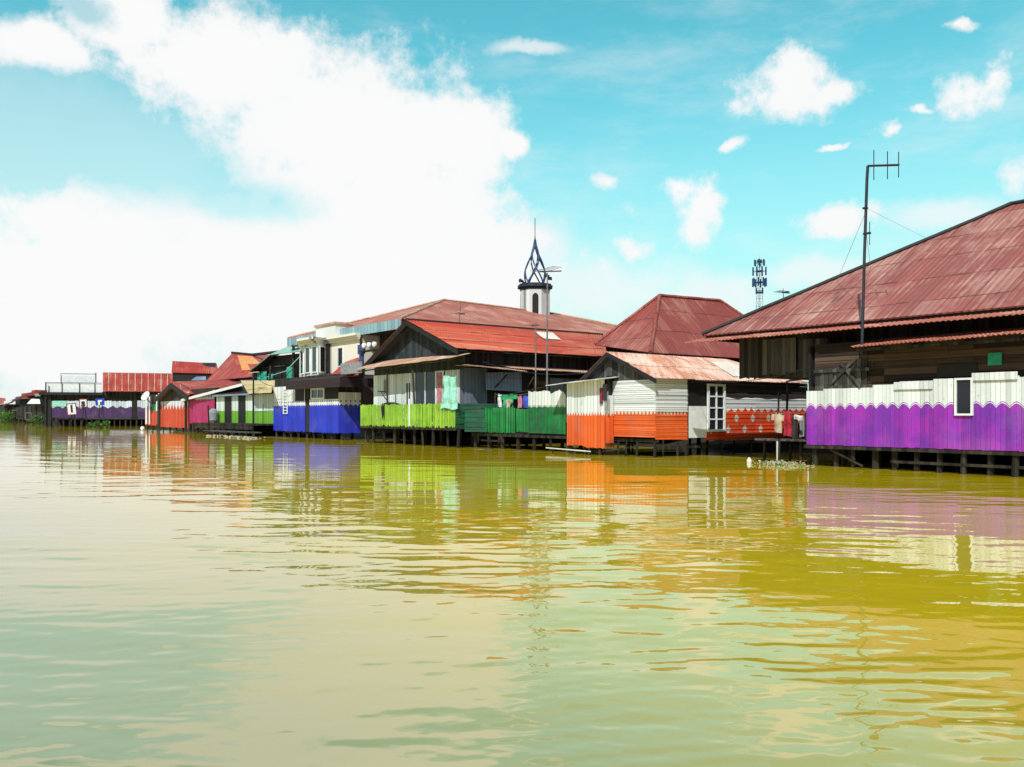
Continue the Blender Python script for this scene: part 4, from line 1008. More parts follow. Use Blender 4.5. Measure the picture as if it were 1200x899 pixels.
# ================================================================== 12 brick orange house
def brick_house():
    t = thing('stilt_house', 'small brick-orange house with white zigzag and a dark gable', 'house', up(198), 3)
    u0, ud0, ud1, u1 = up(169), up(186), up(188), up(220.5)
    b = MB(); b.boards((u0, .1), (ud0, .1), .45, zp(481, 178), .25, 'v', .03, .006); b.build('river_wall', 'far_orange', t); b = MB(); b.boards((ud1, 0), (u1, 0), .35, zp(470, 205), .25, 'v', .03, .006); b.build('river_wall', 'far_orange', t)
    q1('white_post', 'trim', t, lambda b: (b.box(up(171), up(172.5), -.06, 0, .6, zp(465, 172)), b.box(up(175), up(176), -.06, 0, .6, zp(465, 172)), b.box(up(183.5), up(184.5), -.06, 0, 2, zp(463, 184))))
    q1('green_door', 'c_green', t, lambda b: b.box(up(175.5), up(181.5), .2, .28, zp(482, 178), zp(474, 178)))
    q1('opening', 'black', t, lambda b: b.box(u0, ud1, .4, .5, .45, zp(462, 178)))
    gl, gp, gr = up(190), up(208), up(224); zk, zl = zp(447.5, 208), zp(463, 190)
    b = MB(); b.boards((ud1, .05), (u1, .05), zp(471, 205), lambda x: min(zl+(zk-zl)*max(0, (ud1+x-gl))/(gp-gl), zk - (ud1+x-gp)*.2), .3, 'v', .03, .01); b.build('gable', 'wood_grey', t)
    def f(b):
        b.slab([(gp, -.6, zk), (gp, 7, zk), (gl-.5, 7, zl-.3), (gl-.5, -.6, zl-.3)], .08)
        zr = zp(463, 226)
        b.slab([(gp, -.6, zk), (gr+1.2, -.6, zr), (up(284, 6), 6, zp(452, 284, 6)), (up(250, 6.5), 6.5, zp(449, 250, 6.5)), (gp, 6.5, zk+.4)], .08)
    r = q1('roof', 'roof_red', t, f)
    q1('pale_patch', 'tin', r, lambda b: b.slab([(up(211, -.5), -.5, zp(452, 211, -.5)+.12), (up(214, -.5), -.5, zp(461, 214, -.5)+.12), (up(222, -.4), -.4, zp(462, 222, -.4)+.15), (up(217, 1), 1, zp(452, 217, 1)+.12)], .04))
    q1('barge_board', 'trim_dark', r, lambda b: b.prism([(gl-.5, -.65, zl-.4), (gp, -.65, zk-.1), (gr+1, -.65, zp(464, 226)), (gr+1, -.65, zp(464, 226)-.5), (gp, -.65, zk-.6), (gl-.5, -.65, zl-.8)], (0, .08, 0)))
    back_shell(t, u0, u1, .3, 8, .5, zl)
    q1('corner_post', 'trim_dark', t, lambda b: (b.box(up(185.6), up(188), -.1, .0, -.4, zl), b.box(up(218), up(219.3), -.15, -.05, -.4, zp(464, 219))))
    posts(t, [(u, .2) for u in span(u0+.3, u1, 8)], .6, .09)
    d = thing('satellite_dish', 'round white dish above the brick-orange house porch', 'satellite dish', up(172, -.4), -.4, z=zp(470, 172))
    c = Vector((up(172, -.6), -.6, zp(465, 172, -.6)))
    def f(b):
        ax = Vector((.35, -.8, .5)).normalized(); e1 = ax.cross(Vector((0, 0, 1))).normalized(); e2 = ax.cross(e1); n = 16; rings = []
        for k, (r_, h) in enumerate(((.0, .0), (.3, .05), (.45, .13), (.55, .22))):
            rings.append([c+ax*h+e1*math.cos(2*math.pi*j/n)*max(r_, .02)+e2*math.sin(2*math.pi*j/n)*max(r_, .02) for j in range(n)])
        for k in range(3):
            for j in range(n): b.prism([rings[k][j], rings[k][(j+1) % n], rings[k+1][(j+1) % n], rings[k+1][j]], ax*-.03)
    q1('dish', 'trim', d, f)
    q1('mast', 'pole', d, lambda b: b.tube([c, c+Vector((0, .5, -1.0))], .05, 6))
    q1('feed_arm', 'pole', d, lambda b: b.tube([c, c+Vector((.35, -.8, .5))*.8], .03, 6))
brick_house()

# ================================================================== 13 far purple house
class Front:
    """a house front between two bearings, its own x along the front, y inland"""
    def __init__(f, px0, Y0, px1, Y1):
        f.A = Vector(((px0-600)/1000*Y0, Y0, 0)); B = Vector(((px1-600)/1000*Y1, Y1, 0)); f.e = (B-f.A).normalized(); f.n = Vector((-f.e.y, f.e.x, 0))
    def root(f, name, label, cat):
        t = thing(name, label, cat, 0, 0); t.location = f.A; t.rotation_euler = (0, 0, math.atan2(f.e.y, f.e.x)); return t
    def x(f, px, y=0.0):
        k = (px-600)/1000; p = f.A + f.n*y
        return (k*p.y - p.x)/(f.e.x - k*f.e.y)
    def z(f, py, px, y=0.0):
        p = f.A + f.n*y + f.e*f.x(px, y); return CH + (H-py)/1000*p.y
def far_purple():
    F = Front(46, 113, 205, 119); X, Z = F.x, F.z
    t = F.root('stilt_house', 'dull purple house with battened red roof at the far river bend', 'house')
    u0, u1 = X(58), X(185); a0, a1 = X(154.5), X(161); zt = Z(470, 110); zb = Z(489.5, 110)
    b = MB(); b.boards((u0, 0), (a0, 0), zb, zt, .35, 'v', .04, .008, .04, .08); b.build('river_wall', 'far_purple', t)
    b = MB(); b.boards((a1, 0), (u1, 0), zb, zt+.1, .35, 'v', .04, .008, .04); b.build('river_wall', 'far_purple', t)
    q1('aqua_strip', 'aqua', t, lambda b: b.box(X(61.5), X(78), -.06, -.01, zt-.75, zt))
    q1('door', 'black', t, lambda b: b.box(a0-.1, a1+.1, .04, .1, zb-.2, zt))
    q1('upper_wall', 'wood', t, lambda b: b.box(X(47), u1, .2, .3, zt-.1, Z(459, 110)))
    q1('window_strip', 'black', t, lambda b: b.box(X(124), X(150), .14, .19, zt+.1, zt+.7))
    q1('eave_band', 'trim_dark', t, lambda b: b.box(X(46), X(121), -.6, 4, Z(463, 80), Z(459.8, 80)))
    R0, R1, r0, r1 = X(120.5, -.7), X(206, -.7), X(120.5, 3), X(206, 3); zE, zR = Z(458.5, 125, -.7), Z(436.5, 125, 3)
    def f(b): b.slab([(R0, -.7, zE), (R1, -.7, zE), (r1, 3, zR), (r0, 3, zR)], .08); b.slab([(r0, 3, zR), (r1, 3, zR), (r1, 7, zE), (r0, 7, zE)], .08)
    r = q1('roof', 'roof_red', t, f)
    for k in range(11):
        f_ = (k+.9)/11.2; A = Vector((R0, -.7, zE)).lerp(Vector((R1, -.7, zE)), f_); B = Vector((r0, 3, zR)).lerp(Vector((r1, 3, zR)), f_)
        q1('batten', 'tin_brown', r, lambda b: b.obox(A+Vector((-.06, 0, .03)), (.11, 0, 0), B-A, (0, -.03, .05)))
    q1('gable_wall', 'wood', t, lambda b: b.prism([(R0+.5, .3, zE), (R0+.5, 3, zR-.2), (R0+.5, 6.5, zE)], (.1, 0, 0)))
    def f(b): b.box(u0, u0+.1, .1, 7, zb, zE-.5); b.box(u0, u1, 6.9, 7, zb, zE-.5); b.box(u1-.1, u1, .1, 6.9, zb, zE-.5); b.box(u0+.1, u1-.1, .1, 6.9, zb, zb+.1)
    q1('inner_wall', 'wood', t, f)
    q1('corner_post', 'trim_dark', t, lambda b: b.box(X(54.5), X(60), -.12, .2, -.4, Z(463, 80)))
    q1('mast', 'pole_dark', t, lambda b: b.tube([(X(53, -.3), -.3, -.4), (X(53.8, -.3), -.3, Z(448, 53))], .09, 6))
    q1('terrace_screen', 'trim', t, lambda b: b.box(X(55), X(119.5), .1, .22, Z(459.8, 80), Z(449.5, 80)))
    for px in (72.5, 93, 111): q1('terrace_post', 'pole_dark', t, lambda b: b.box(X(px-.4), X(px+.4), .0, .08, Z(459.8, 80), Z(448.8, 80)))
    q1('terrace_screen', 'trim', t, lambda b: b.box(X(71, 2), X(112, 2), 2.1, 2.2, Z(449.5, 80, 2), Z(440, 80, 2)))
    def f(b):
        b.box(X(54), X(119.5), .0, .06, Z(448.9, 80), Z(448.2, 80)); b.box(X(71, 2), X(113, 2), 2, 2.06, Z(438.6, 90, 2), Z(437.8, 90, 2))
        b.box(X(71, 2), X(71.5, 2), 2, 2.06, Z(449, 72, 2), Z(437.8, 72, 2)); b.box(X(111.5, 2), X(113, 2), 1.95, 2.1, Z(449, 112, 2), Z(437, 112, 2))
    q1('terrace_rail', 'pole', t, f)
    posts(t, [(u, .1) for u in span(u0+.3, u1, 20)], .8, .11)
    q1('far_bank', 'mud', t, lambda b: b.prism([(1, 5.2, -.6), (24, 5.2, -.6), (24, 6.8, .9), (1, 6.8, .9)], (0, .05, 0)))
    F = Front(198, 106, 252, 107.5); X, Z = F.x, F.z
    t = F.root('long_roofed_house', 'dark house with a long plain red roof behind the roofs', 'house')
    def f(b):
        b.slab([(X(201), 0, Z(436.5, 202)), (X(254), 0, Z(438, 250)), (X(254, 2), 2, Z(426, 250, 2)), (X(202, 2), 2, Z(423, 202, 2))], .08)
        b.slab([(X(202, 2), 2, Z(423, 202, 2)), (X(254, 2), 2, Z(426, 250, 2)), (X(254), 4.5, Z(436.5, 250)), (X(201), 4.5, Z(436.5, 202))], .08)
    q1('roof', 'roof_red', t, f)
    q1('wall', 'trim_dark', t, lambda b: b.prism([(X(202), .2, .6), (X(202), .2, Z(437, 202)), (X(202), 2, Z(424.5, 202, 2)), (X(202), 4.2, Z(437, 202)), (X(202), 4.2, .6)], (X(252)-X(202), 0, 0)))
    q1('side_awning', 'tin_blue', t, lambda b: b.slab([(X(226), -2.2, Z(446, 226)), (X(243), -2.2, Z(446, 243)), (X(241), -.1, Z(441, 240)), (X(230), -.1, Z(441.5, 230))], .08))
far_purple()

# letter boards standing in front
def letter_sign(ch, label, px, py, w, h, tilt, mat, lmat, Y):
    sc = Y/1000; ww, hh = w*sc, h*sc; zc = CH + (H-py)*sc
    t = thing('letter_sign', label, 'sign', 0, 0, 'letter boards before the purple house')
    t.location = ((px-600)*sc, Y, 0); t.rotation_euler = (0, 0, .12)
    ca, sa = math.cos(tilt), math.sin(tilt)
    def P(x, y, d): return Vector((x*ca - y*sa, d, zc + x*sa + y*ca))
    def rect(b, x0, x1, y0, y1, d0, d1): b.prism([P(x0, y0, d0), P(x1, y0, d0), P(x1, y1, d0), P(x0, y1, d0)], (0, d1-d0, 0))
    q1('board', mat, t, lambda b: rect(b, -ww/2, ww/2, -hh/2, hh/2, 0, .06))
    e = .1
    if mat != 'sign_blue':
        q1('border', 'c_maroon', t, lambda b: (rect(b, -ww/2-e, -ww/2, -hh/2-e, hh/2+e, -.02, .08), rect(b, ww/2, ww/2+e, -hh/2-e, hh/2+e, -.02, .08), rect(b, -ww/2, ww/2, hh/2, hh/2+e, -.02, .08), rect(b, -ww/2, ww/2, -hh/2-e, -hh/2, -.02, .08)))
    cu = bpy.data.curves.new('letter', 'FONT'); cu.body = ch; cu.size = hh*(1.35 if ch != 'I' else .95); cu.extrude = .02; cu.align_x = 'CENTER'; cu.align_y = 'CENTER'; cu.offset = .05
    o = bpy.data.objects.new('letter', cu); COL.objects.link(o); bpy.context.view_layer.update()
    me = bpy.data.meshes.new_from_object(o.evaluated_get(bpy.context.evaluated_depsgraph_get())); bpy.data.objects.remove(o)
    me.materials.clear(); me.materials.append(M[lmat])
    lo = bpy.data.objects.new('letter', me); COL.objects.link(lo); lo.parent = t
    lo.location = Vector((0, -.03, zc)); lo.rotation_euler = (math.pi/2, -tilt, 0)
    q1('leg', 'post', t, lambda b: b.tube([P(ww*.2, -hh/2, .1), Vector((ww*.6, .1, -.4))], .06, 6))
    q1('leg', 'post', t, lambda b: b.tube([P(-ww*.1, -hh/2, .12), Vector((-.3, .6, -.4))], .05, 6))
letter_sign('I', 'tilted pale board with a tall letter I before the purple house', 84, 479.5, 9, 12, .1, 'c_white', 'trim_dark', 109)
letter_sign('s', 'small pale board with a letter s beside the tall letter I', 97.5, 472.5, 7.5, 8.5, .02, 'c_white', 'trim_dark', 111)
letter_sign('r', 'blue board with a white letter r before the purple house', 117, 471, 10, 8, .06, 'sign_blue', 'trim', 110)

# ================================================================== 14 far left shacks and greenery
def shacks():
    t = thing('shack', 'dark waterside shack with a sloping roof and white tarp', 'shack', up(40), 4)
    v = 0
    q1('wall', 'wood', t, lambda b: b.box(up(12), up(47), .3, 7, .6, 3.1))
    q1('roof', 'maroon', t, lambda b: (b.slab([(up(2, -.6), -.6, zp(477, 3)), (up(38, -.6), -.6, zp(460.5, 38)), (up(38, 5), 5, zp(459.5, 38, 5)), (up(10, 5), 5, zp(470, 10, 5))], .12)))
    q1('tarp', 'trim', t, lambda b: b.slab([(up(31.5, -.8), -.8, zp(473.5, 32)), (up(47, -.8), -.8, zp(473.5, 47)), (up(46, -.2), -.2, zp(468, 46)), (up(37, -.2), -.2, zp(467.5, 38))], .08))
    q1('frame', 'pole', t, lambda b: [b.tube([(up(a, -.7), -.7, zp(y0, a)), (up(c, -.7), -.7, zp(y1, c))], .06, 5) for a, y0, c, y1 in ((30, 484, 37, 484), (30, 484, 30, 492), (37, 484, 37, 492), (30, 492, 37, 492), (14, 481, 20, 481))])
    posts(t, [(u, .2) for u in span(up(8), up(47), 9)], 3.0, .12)
    t = thing('shack', 'shack with stepped pink-red roofs beside the sloping roofed shack', 'shack', up(28, 9), 10)
    q1('wall', 'trim_dark', t, lambda b: b.box(up(18, 8), up(41, 8), 8, 14, .6, zp(467, 30, 8)))
    q1('roof', 'roof_red', t, lambda b: (b.box(up(27, 8), up(39, 8), 7.6, 14, zp(464, 33, 8), zp(460.5, 33, 8)), b.box(up(18, 7), up(28, 7), 7, 12, zp(468, 23, 7), zp(464.5, 23, 7)), b.box(up(37, 9), up(41, 9), 9, 12, zp(461, 39, 9), zp(457.2, 39, 9))))
    q1('teal_roof', 'teal_roof', t, lambda b: b.box(up(41, 6), up(46, 6), 6, 10, zp(464.5, 43, 6), zp(461.5, 43, 6)))
    posts(t, [(up(20, 9), 9), (up(30, 9), 9), (up(40, 9), 9)], 1, .12)
    t = thing('shack', 'low red roofed shack farthest along the river bank', 'shack', up(2, 3), 5)
    q1('wall', 'wood', t, lambda b: b.box(up(-14, 3), up(5, 3), 3, 9, .6, zp(474, 0, 3)))
    q1('roof', 'roof_red', t, lambda b: b.slab([(up(-16, 2.5), 2.5, zp(472.5, -5, 2)), (up(8, 2.5), 2.5, zp(472.5, 8, 2.5)), (up(6, 7), 7, zp(466.5, 6, 7)), (up(-16, 7), 7, zp(464, -10, 7))], .12))
    q1('pale_awning', 'tin', t, lambda b: b.slab([(up(4, 1.5), 1.5, zp(473, 4, 1.5)), (up(15, 1.5), 1.5, zp(472, 15, 1.5)), (up(14, 3), 3, zp(469, 14, 3)), (up(5, 3), 3, zp(470, 5, 3))], .1))
    posts(t, [(up(-10, 3), 3), (up(2, 3), 3)], 1, .12)
    for px in (8, 44, 19): pass
shacks()
def clump(name, label, cat, u, v, rx, rz, n, mats, ls, z=0.0, group=None):
    t = thing(name, label, cat, u, v, group, z)
    b = MB()
    cs = [(rr(-rx, rx)*.7, rr(-rx, rx)*.6, rz*rr(.3, .8), rr(.35, .6)) for _ in range(6)]
    for _ in range(n):
        c = random.choice(cs); d = Vector((random.gauss(0, 1), random.gauss(0, 1), random.gauss(0, 1))).normalized()*R()**.4
        p = Vector((u + c[0] + d.x*rx*c[3], v + c[1] + d.y*rx*c[3], z + max(.05, c[2] + d.z*rz*c[3])))
        a = Vector((random.gauss(0, 1), random.gauss(0, 1), random.gauss(0, .6))).normalized()*ls*rr(.6, 1.3); e = a.cross(Vector((random.gauss(0, 1), random.gauss(0, 1), 1))).normalized()*ls*.4
        b.face([p-a, p+e, p+a, p-e], 0 if R() < .6 else 1)
    b.build('foliage', mats, t)
    q1('stem', 'post', t, lambda b: [b.tube([(u+x*.2, v, z-.3), (u+x, v+y, z+w)], .05, 5, r1=.02) for x, y, w, _ in cs])
    return t
clump('shrub', 'bright green riverside shrub at the far left bank', 'shrub', up(3, -2), -2, 2.6, 2.2, 900, ['leaf', 'leaf'], .22)
clump('shrub', 'dark green riverside shrub below the white tarp', 'shrub', up(44, -1.5), -1.5, 1.6, 1.5, 500, ['leaf_dark', 'leaf'], .16)
clump('shrub', 'small waterside plant below the blue letter board', 'shrub', up(122, -1.6), -1.6, .9, .9, 260, ['leaf', 'leaf_dark'], .12)
clump('shrub', 'small waterside plant between the letter boards', 'shrub', up(110, -1.4), -1.4, .9, .8, 260, ['leaf_dark', 'leaf'], .12)
clump('tree', 'far dark green tree beyond the last shack', 'tree', up(-30, 6), 8, 6, 5, 1500, ['leaf_dark', 'leaf'], .35, z=.5)

# ================================================================== masts, antennas, telecom tower
def antenna_mast():
    v = -.5; u = up(1010, v); zb_ = zp(405, 1010, v); zt = zp(194.5, 1017, v)
    t = thing('antenna_mast', 'tall thin mast with a three rod aerial above the purple house awning', 'antenna', u, v, z=3.5)
    ut = up(1017, v); a1 = up(1053.5, v)
    q1('mast', 'pole_dark', t, lambda b: b.tube([(u, v, 3.5), (up(1013, v), v, zp(300, 1013, v)), (up(1016, v), v, zp(210, 1016, v)), (ut, v, zt)], .045, 8))
    q1('boom', 'pole_dark', t, lambda b: b.tube([(ut, v, zt), (a1, v, zp(193.5, 1053, v))], .035, 6))
    for px, y0, y1 in ((1024, 176, 211), (1040, 177.5, 210), (1053, 178, 208)):
        x = up(px, v); q1('element', 'pole_dark', t, lambda b: b.tube([(x, v, zp(y1, px, v)), (x, v, zp(y0, px, v))], .014, 5))
    x = up(1014, v); q1('clamp', 'pole_dark', t, lambda b: (b.box(x-.05, x+.16, v-.05, v+.05, zp(275, 1014, v), zp(273, 1014, v)), b.tube([(x+.14, v, zp(288, 1014, v)), (x+.14, v, zp(261, 1014, v))], .012, 5), b.box(x-.06, x+.06, v-.06, v+.06, zp(245, 1014, v), zp(243, 1014, v))))
    q1('guy_wire', 'pole', t, lambda b: b.tube([(up(1015, v), v, zp(244, 1015, v)), (1.0, 5.75, 8.0)], .004, 4))
    q1('guy_wire', 'pole', t, lambda b: b.tube([(up(1014, v), v, zp(262, 1014, v)), (-.3, 4.4, 6.9)], .006, 4))
    q1('guy_wire', 'pole', t, lambda b: b.tube([(up(1014, v), v, zp(250, 1014, v)), (-1.2, 3.6, 6.4)], .006, 4))
antenna_mast()
def telecom():
    v = 95.0; px = 890; u = up(px, v); s = Yd(u, v)/1000; Z = lambda y: zp(y, px, v)
    t = thing('telecom_tower', 'distant blue telecom tower crowded with panel aerials', 'tower', u, v)
    h = 3.2*s
    def f(b):
        zs = span(0, Z(304), 22); r0, r1 = 5.5*s, 1.6*s; L = []
        for z in zs:
            r = r0 + (r1-r0)*z/zs[-1]; L.append([Vector((u+r*x, v+r*y, z)) for x, y in ((-1, -1), (1, -1), (1, 1), (-1, 1))])
        for i in range(len(zs)-1):
            for j in range(4):
                k = (j+1) % 4; b.tube([L[i][j], L[i+1][j]], .12*s*1.6, 5); b.tube([L[i][j], L[i+1][k]], .07*s*1.6, 4); b.tube([L[i+1][j], L[i+1][k]], .07*s*1.6, 4)
    q1('lattice_mast', 'steel_blue', t, f)
    for y in (306, 318, 331, 343):
        q1('platform', 'pole_dark', t, lambda b: b.ring((u, v, Z(y)), [(3.2*s, -.1), (3.4*s, 0), (3.2*s, .12)], 12))
    k = 0
    for (y, n, r, hh) in ((308, 6, 5.8, 7), (318, 8, 7.8, 9), (331, 8, 7.6, 10), (341, 4, 5.0, 6)):
        for i in range(n):
            a = 2*math.pi*(i+.3*k)/n; x, yy = u+r*s*math.cos(a), v+r*s*math.sin(a)
            q1('panel_aerial', 'steel_blue', t, lambda b: (b.box(x-.75*s, x+.75*s, yy-.5*s, yy+.5*s, Z(y)-hh/2*s, Z(y)+hh/2*s), b.tube([(x, yy, Z(y)), (u, v, Z(y))], .25*s, 4)))
        k += 1
    q1('lightning_rod', 'pole_dark', t, lambda b: b.tube([(u, v, Z(306)), (u, v, Z(301))], .3*s, 5, r1=.1*s))
telecom()
def yagi_pole(name, label, pxs, pyb, pyt, v, r, yagi=None, z0=.8):
    pb, pt_ = pxs; u = up(pb, v); t = thing(name, label, 'antenna', u, v, z=zp(pyb, pb, v))
    q1('mast', 'pole', t, lambda b: b.tube([(u, v, zp(pyb, pb, v)), (up(pt_, v), v, zp(pyt, pt_, v))], r, 7, r1=r*.7))
    if yagi:
        y, x0, x1, n = yagi
        q1('boom', 'pole_dark', t, lambda b: b.tube([(up(x0, v), v, zp(y, x0, v)), (up(x1, v), v+.3, zp(y-1.5, x1, v))], .03, 5))
        for i in range(n):
            f_ = i/(n-1); x = up(x0+(x1-x0)*f_, v); z = zp(y, x0, v) + .05*f_
            q1('element', 'pole', t, lambda b: b.tube([(x-.05, v-.45*(1-.4*f_), z), (x+.05, v+.45*(1-.4*f_), z)], .012, 4))
    return t
yagi_pole('antenna_mast', 'tall grey mast with comb aerial rising from the green yard', (641, 641.5), 476, 320, 1.2, .05, (318.5, 631, 652, 6))
yagi_pole('antenna_mast', 'shorter grey pole beside the tall mast in the green yard', (627.5, 628), 476, 378, 1.4, .04)
yagi_pole('antenna_mast', 'small thin aerial pole on the bright red roof', (538, 540), 380, 354.5, 6.2, .03, (368, 538, 540.5, 3))
yagi_pole('antenna_mast', 'tiny aerial on the edge of the huge red roof', (918.5, 917.5), 352, 338, 3.9, .02, (343, 916.5, 919, 3))
yagi_pole('antenna_mast', 'tiny aerial beside the shorter grey pole above the roof', (625, 624.5), 396, 380, 11.0, .03, (382, 622, 628, 3))

def wire(label, A, B, sag, r=.012):
    A, B = Vector(A), Vector(B); b = MB()
    b.tube([A.lerp(B, i/12) - Vector((0, 0, sag*4*(i/12)*(1-i/12))) for i in range(13)], r, 4)
    tag(b.build('power_wire', 'pole_dark'), label, 'wire')
wire('thin wire sagging from the slate gabled house to the orange shed roof', (-19.7, 1.0, 4.4), (up(700, .3), .3, 3.5), .35)
wire('thin wire sagging from the orange house eave to the purple house', (-6.7, 2.0, 3.1), (.2, .3, 3.3), .3)
wire('thin wire from the dark lamp pole to the blue house canopy', (up(297, -1), -1, zp(439, 297, -1)), (up(336, -.6), -.6, zp(449, 336, -.6)), .5, .02)
# ================================================================== floating things
def debris():
    u, v = up(915, -.3), -.3
    b = MB()
    for _ in range(340):
        p = Vector((u + random.gauss(0, .45), v + random.gauss(0, .25), rr(-.01, .10))); s_ = rr(.015, .05)
        d = Vector((random.gauss(0, 1), random.gauss(0, 1), random.gauss(0, .4))).normalized(); e = d.cross(Vector((0, 0, 1))).normalized()
        b.obox(p, d*s_*2, e*s_*.7, (0, 0, s_*.5), 0 if R() < .7 else 1)
    o = b.build('floating_debris', ['foam', 'leaf']); o['kind'] = 'stuff'; o['label'] = 'pale floating rubbish gathered by the walkway stilt'
    b = MB()
    for _ in range(260):
        p = Vector((up(rr(250, 302), -3.2), -3.2 + random.gauss(0, .3), rr(-.01, .06))); s_ = rr(.04, .14)
        d = Vector((random.gauss(0, 1), random.gauss(0, 1), 0)).normalized(); e = d.cross(Vector((0, 0, 1))).normalized()
        b.obox(p, d*s_*2, e*s_*.8, (0, 0, s_*.5), 0 if R() < .75 else 1)
    o = b.build('floating_debris', ['foam', 'mud']); o['kind'] = 'stuff'; o['label'] = 'pale floating rubbish along the low jetty'
    n = 0
    for px0, px1, py, v, lab in ((418, 429, 518, -1.6, 'weathered grey plank floating below the lime fence corner'), (559, 574, 528, -.9, 'weathered grey plank floating below the green level boards'),
                                 (600, 611, 529, -1.0, 'weathered grey plank floating under the laundry yard'), (312, 336, 499, -1.2, 'weathered grey pole afloat left of the blue house')):
        a, c = up(px0, v), up(px1, v); b = MB()
        b.obox((a, v, -.02), (c-a, .1, 0), (0, .12, 0), (0, 0, .045)); tag(b.build('floating_plank', 'wood_grey'), lab, 'plank', 'floating planks')
    for px, v, lab in ((878, .2, 'white bottle floating near the orange-red wall'), (167, -1.4, 'white ball float near the far purple house door')):
        b = MB(); b.ring((up(px, v), v, -.05), [(.02, 0), (.08, .04), (.09, .12), (.05, .18), (.02, .22)] if px > 500 else [(.05, 0), (.18, .1), (.22, .25), (.17, .38), (.05, .45)], 10)
        tag(b.build('float', 'trim'), lab, 'float')
    t = thing('bamboo_rail', 'pale bamboo poles along the water under the orange shed', 'rail', up(670, -.8), -.8)
    q1('pole', 'tin', t, lambda b: b.tube([(up(640, -.9), -.9, .22), (up(692, -.9), -.9, .16)], .03, 6)); posts(t, [(up(648, -.9), -.9), (up(690, -.9), -.9)], .3, .03)
debris()

# ================================================================== ground bank and water
def bank():
    b = MB(); us = span(-330, 60, 40); vs = [4.5, 7, 10, 12, 16, 40, 400]; zs = [-.6, -.1, .30, .98, 1.1, 1.15, 1.3]
    for i in range(len(us)-1):
        for j in range(len(vs)-1):
            b.face([(us[i], vs[j], zs[j]), (us[i+1], vs[j], zs[j]), (us[i+1], vs[j+1], zs[j+1]), (us[i], vs[j+1], zs[j+1])])
    struct(b.build('mud_bank', 'mud', origin=(0, 20, 0)))
bank()

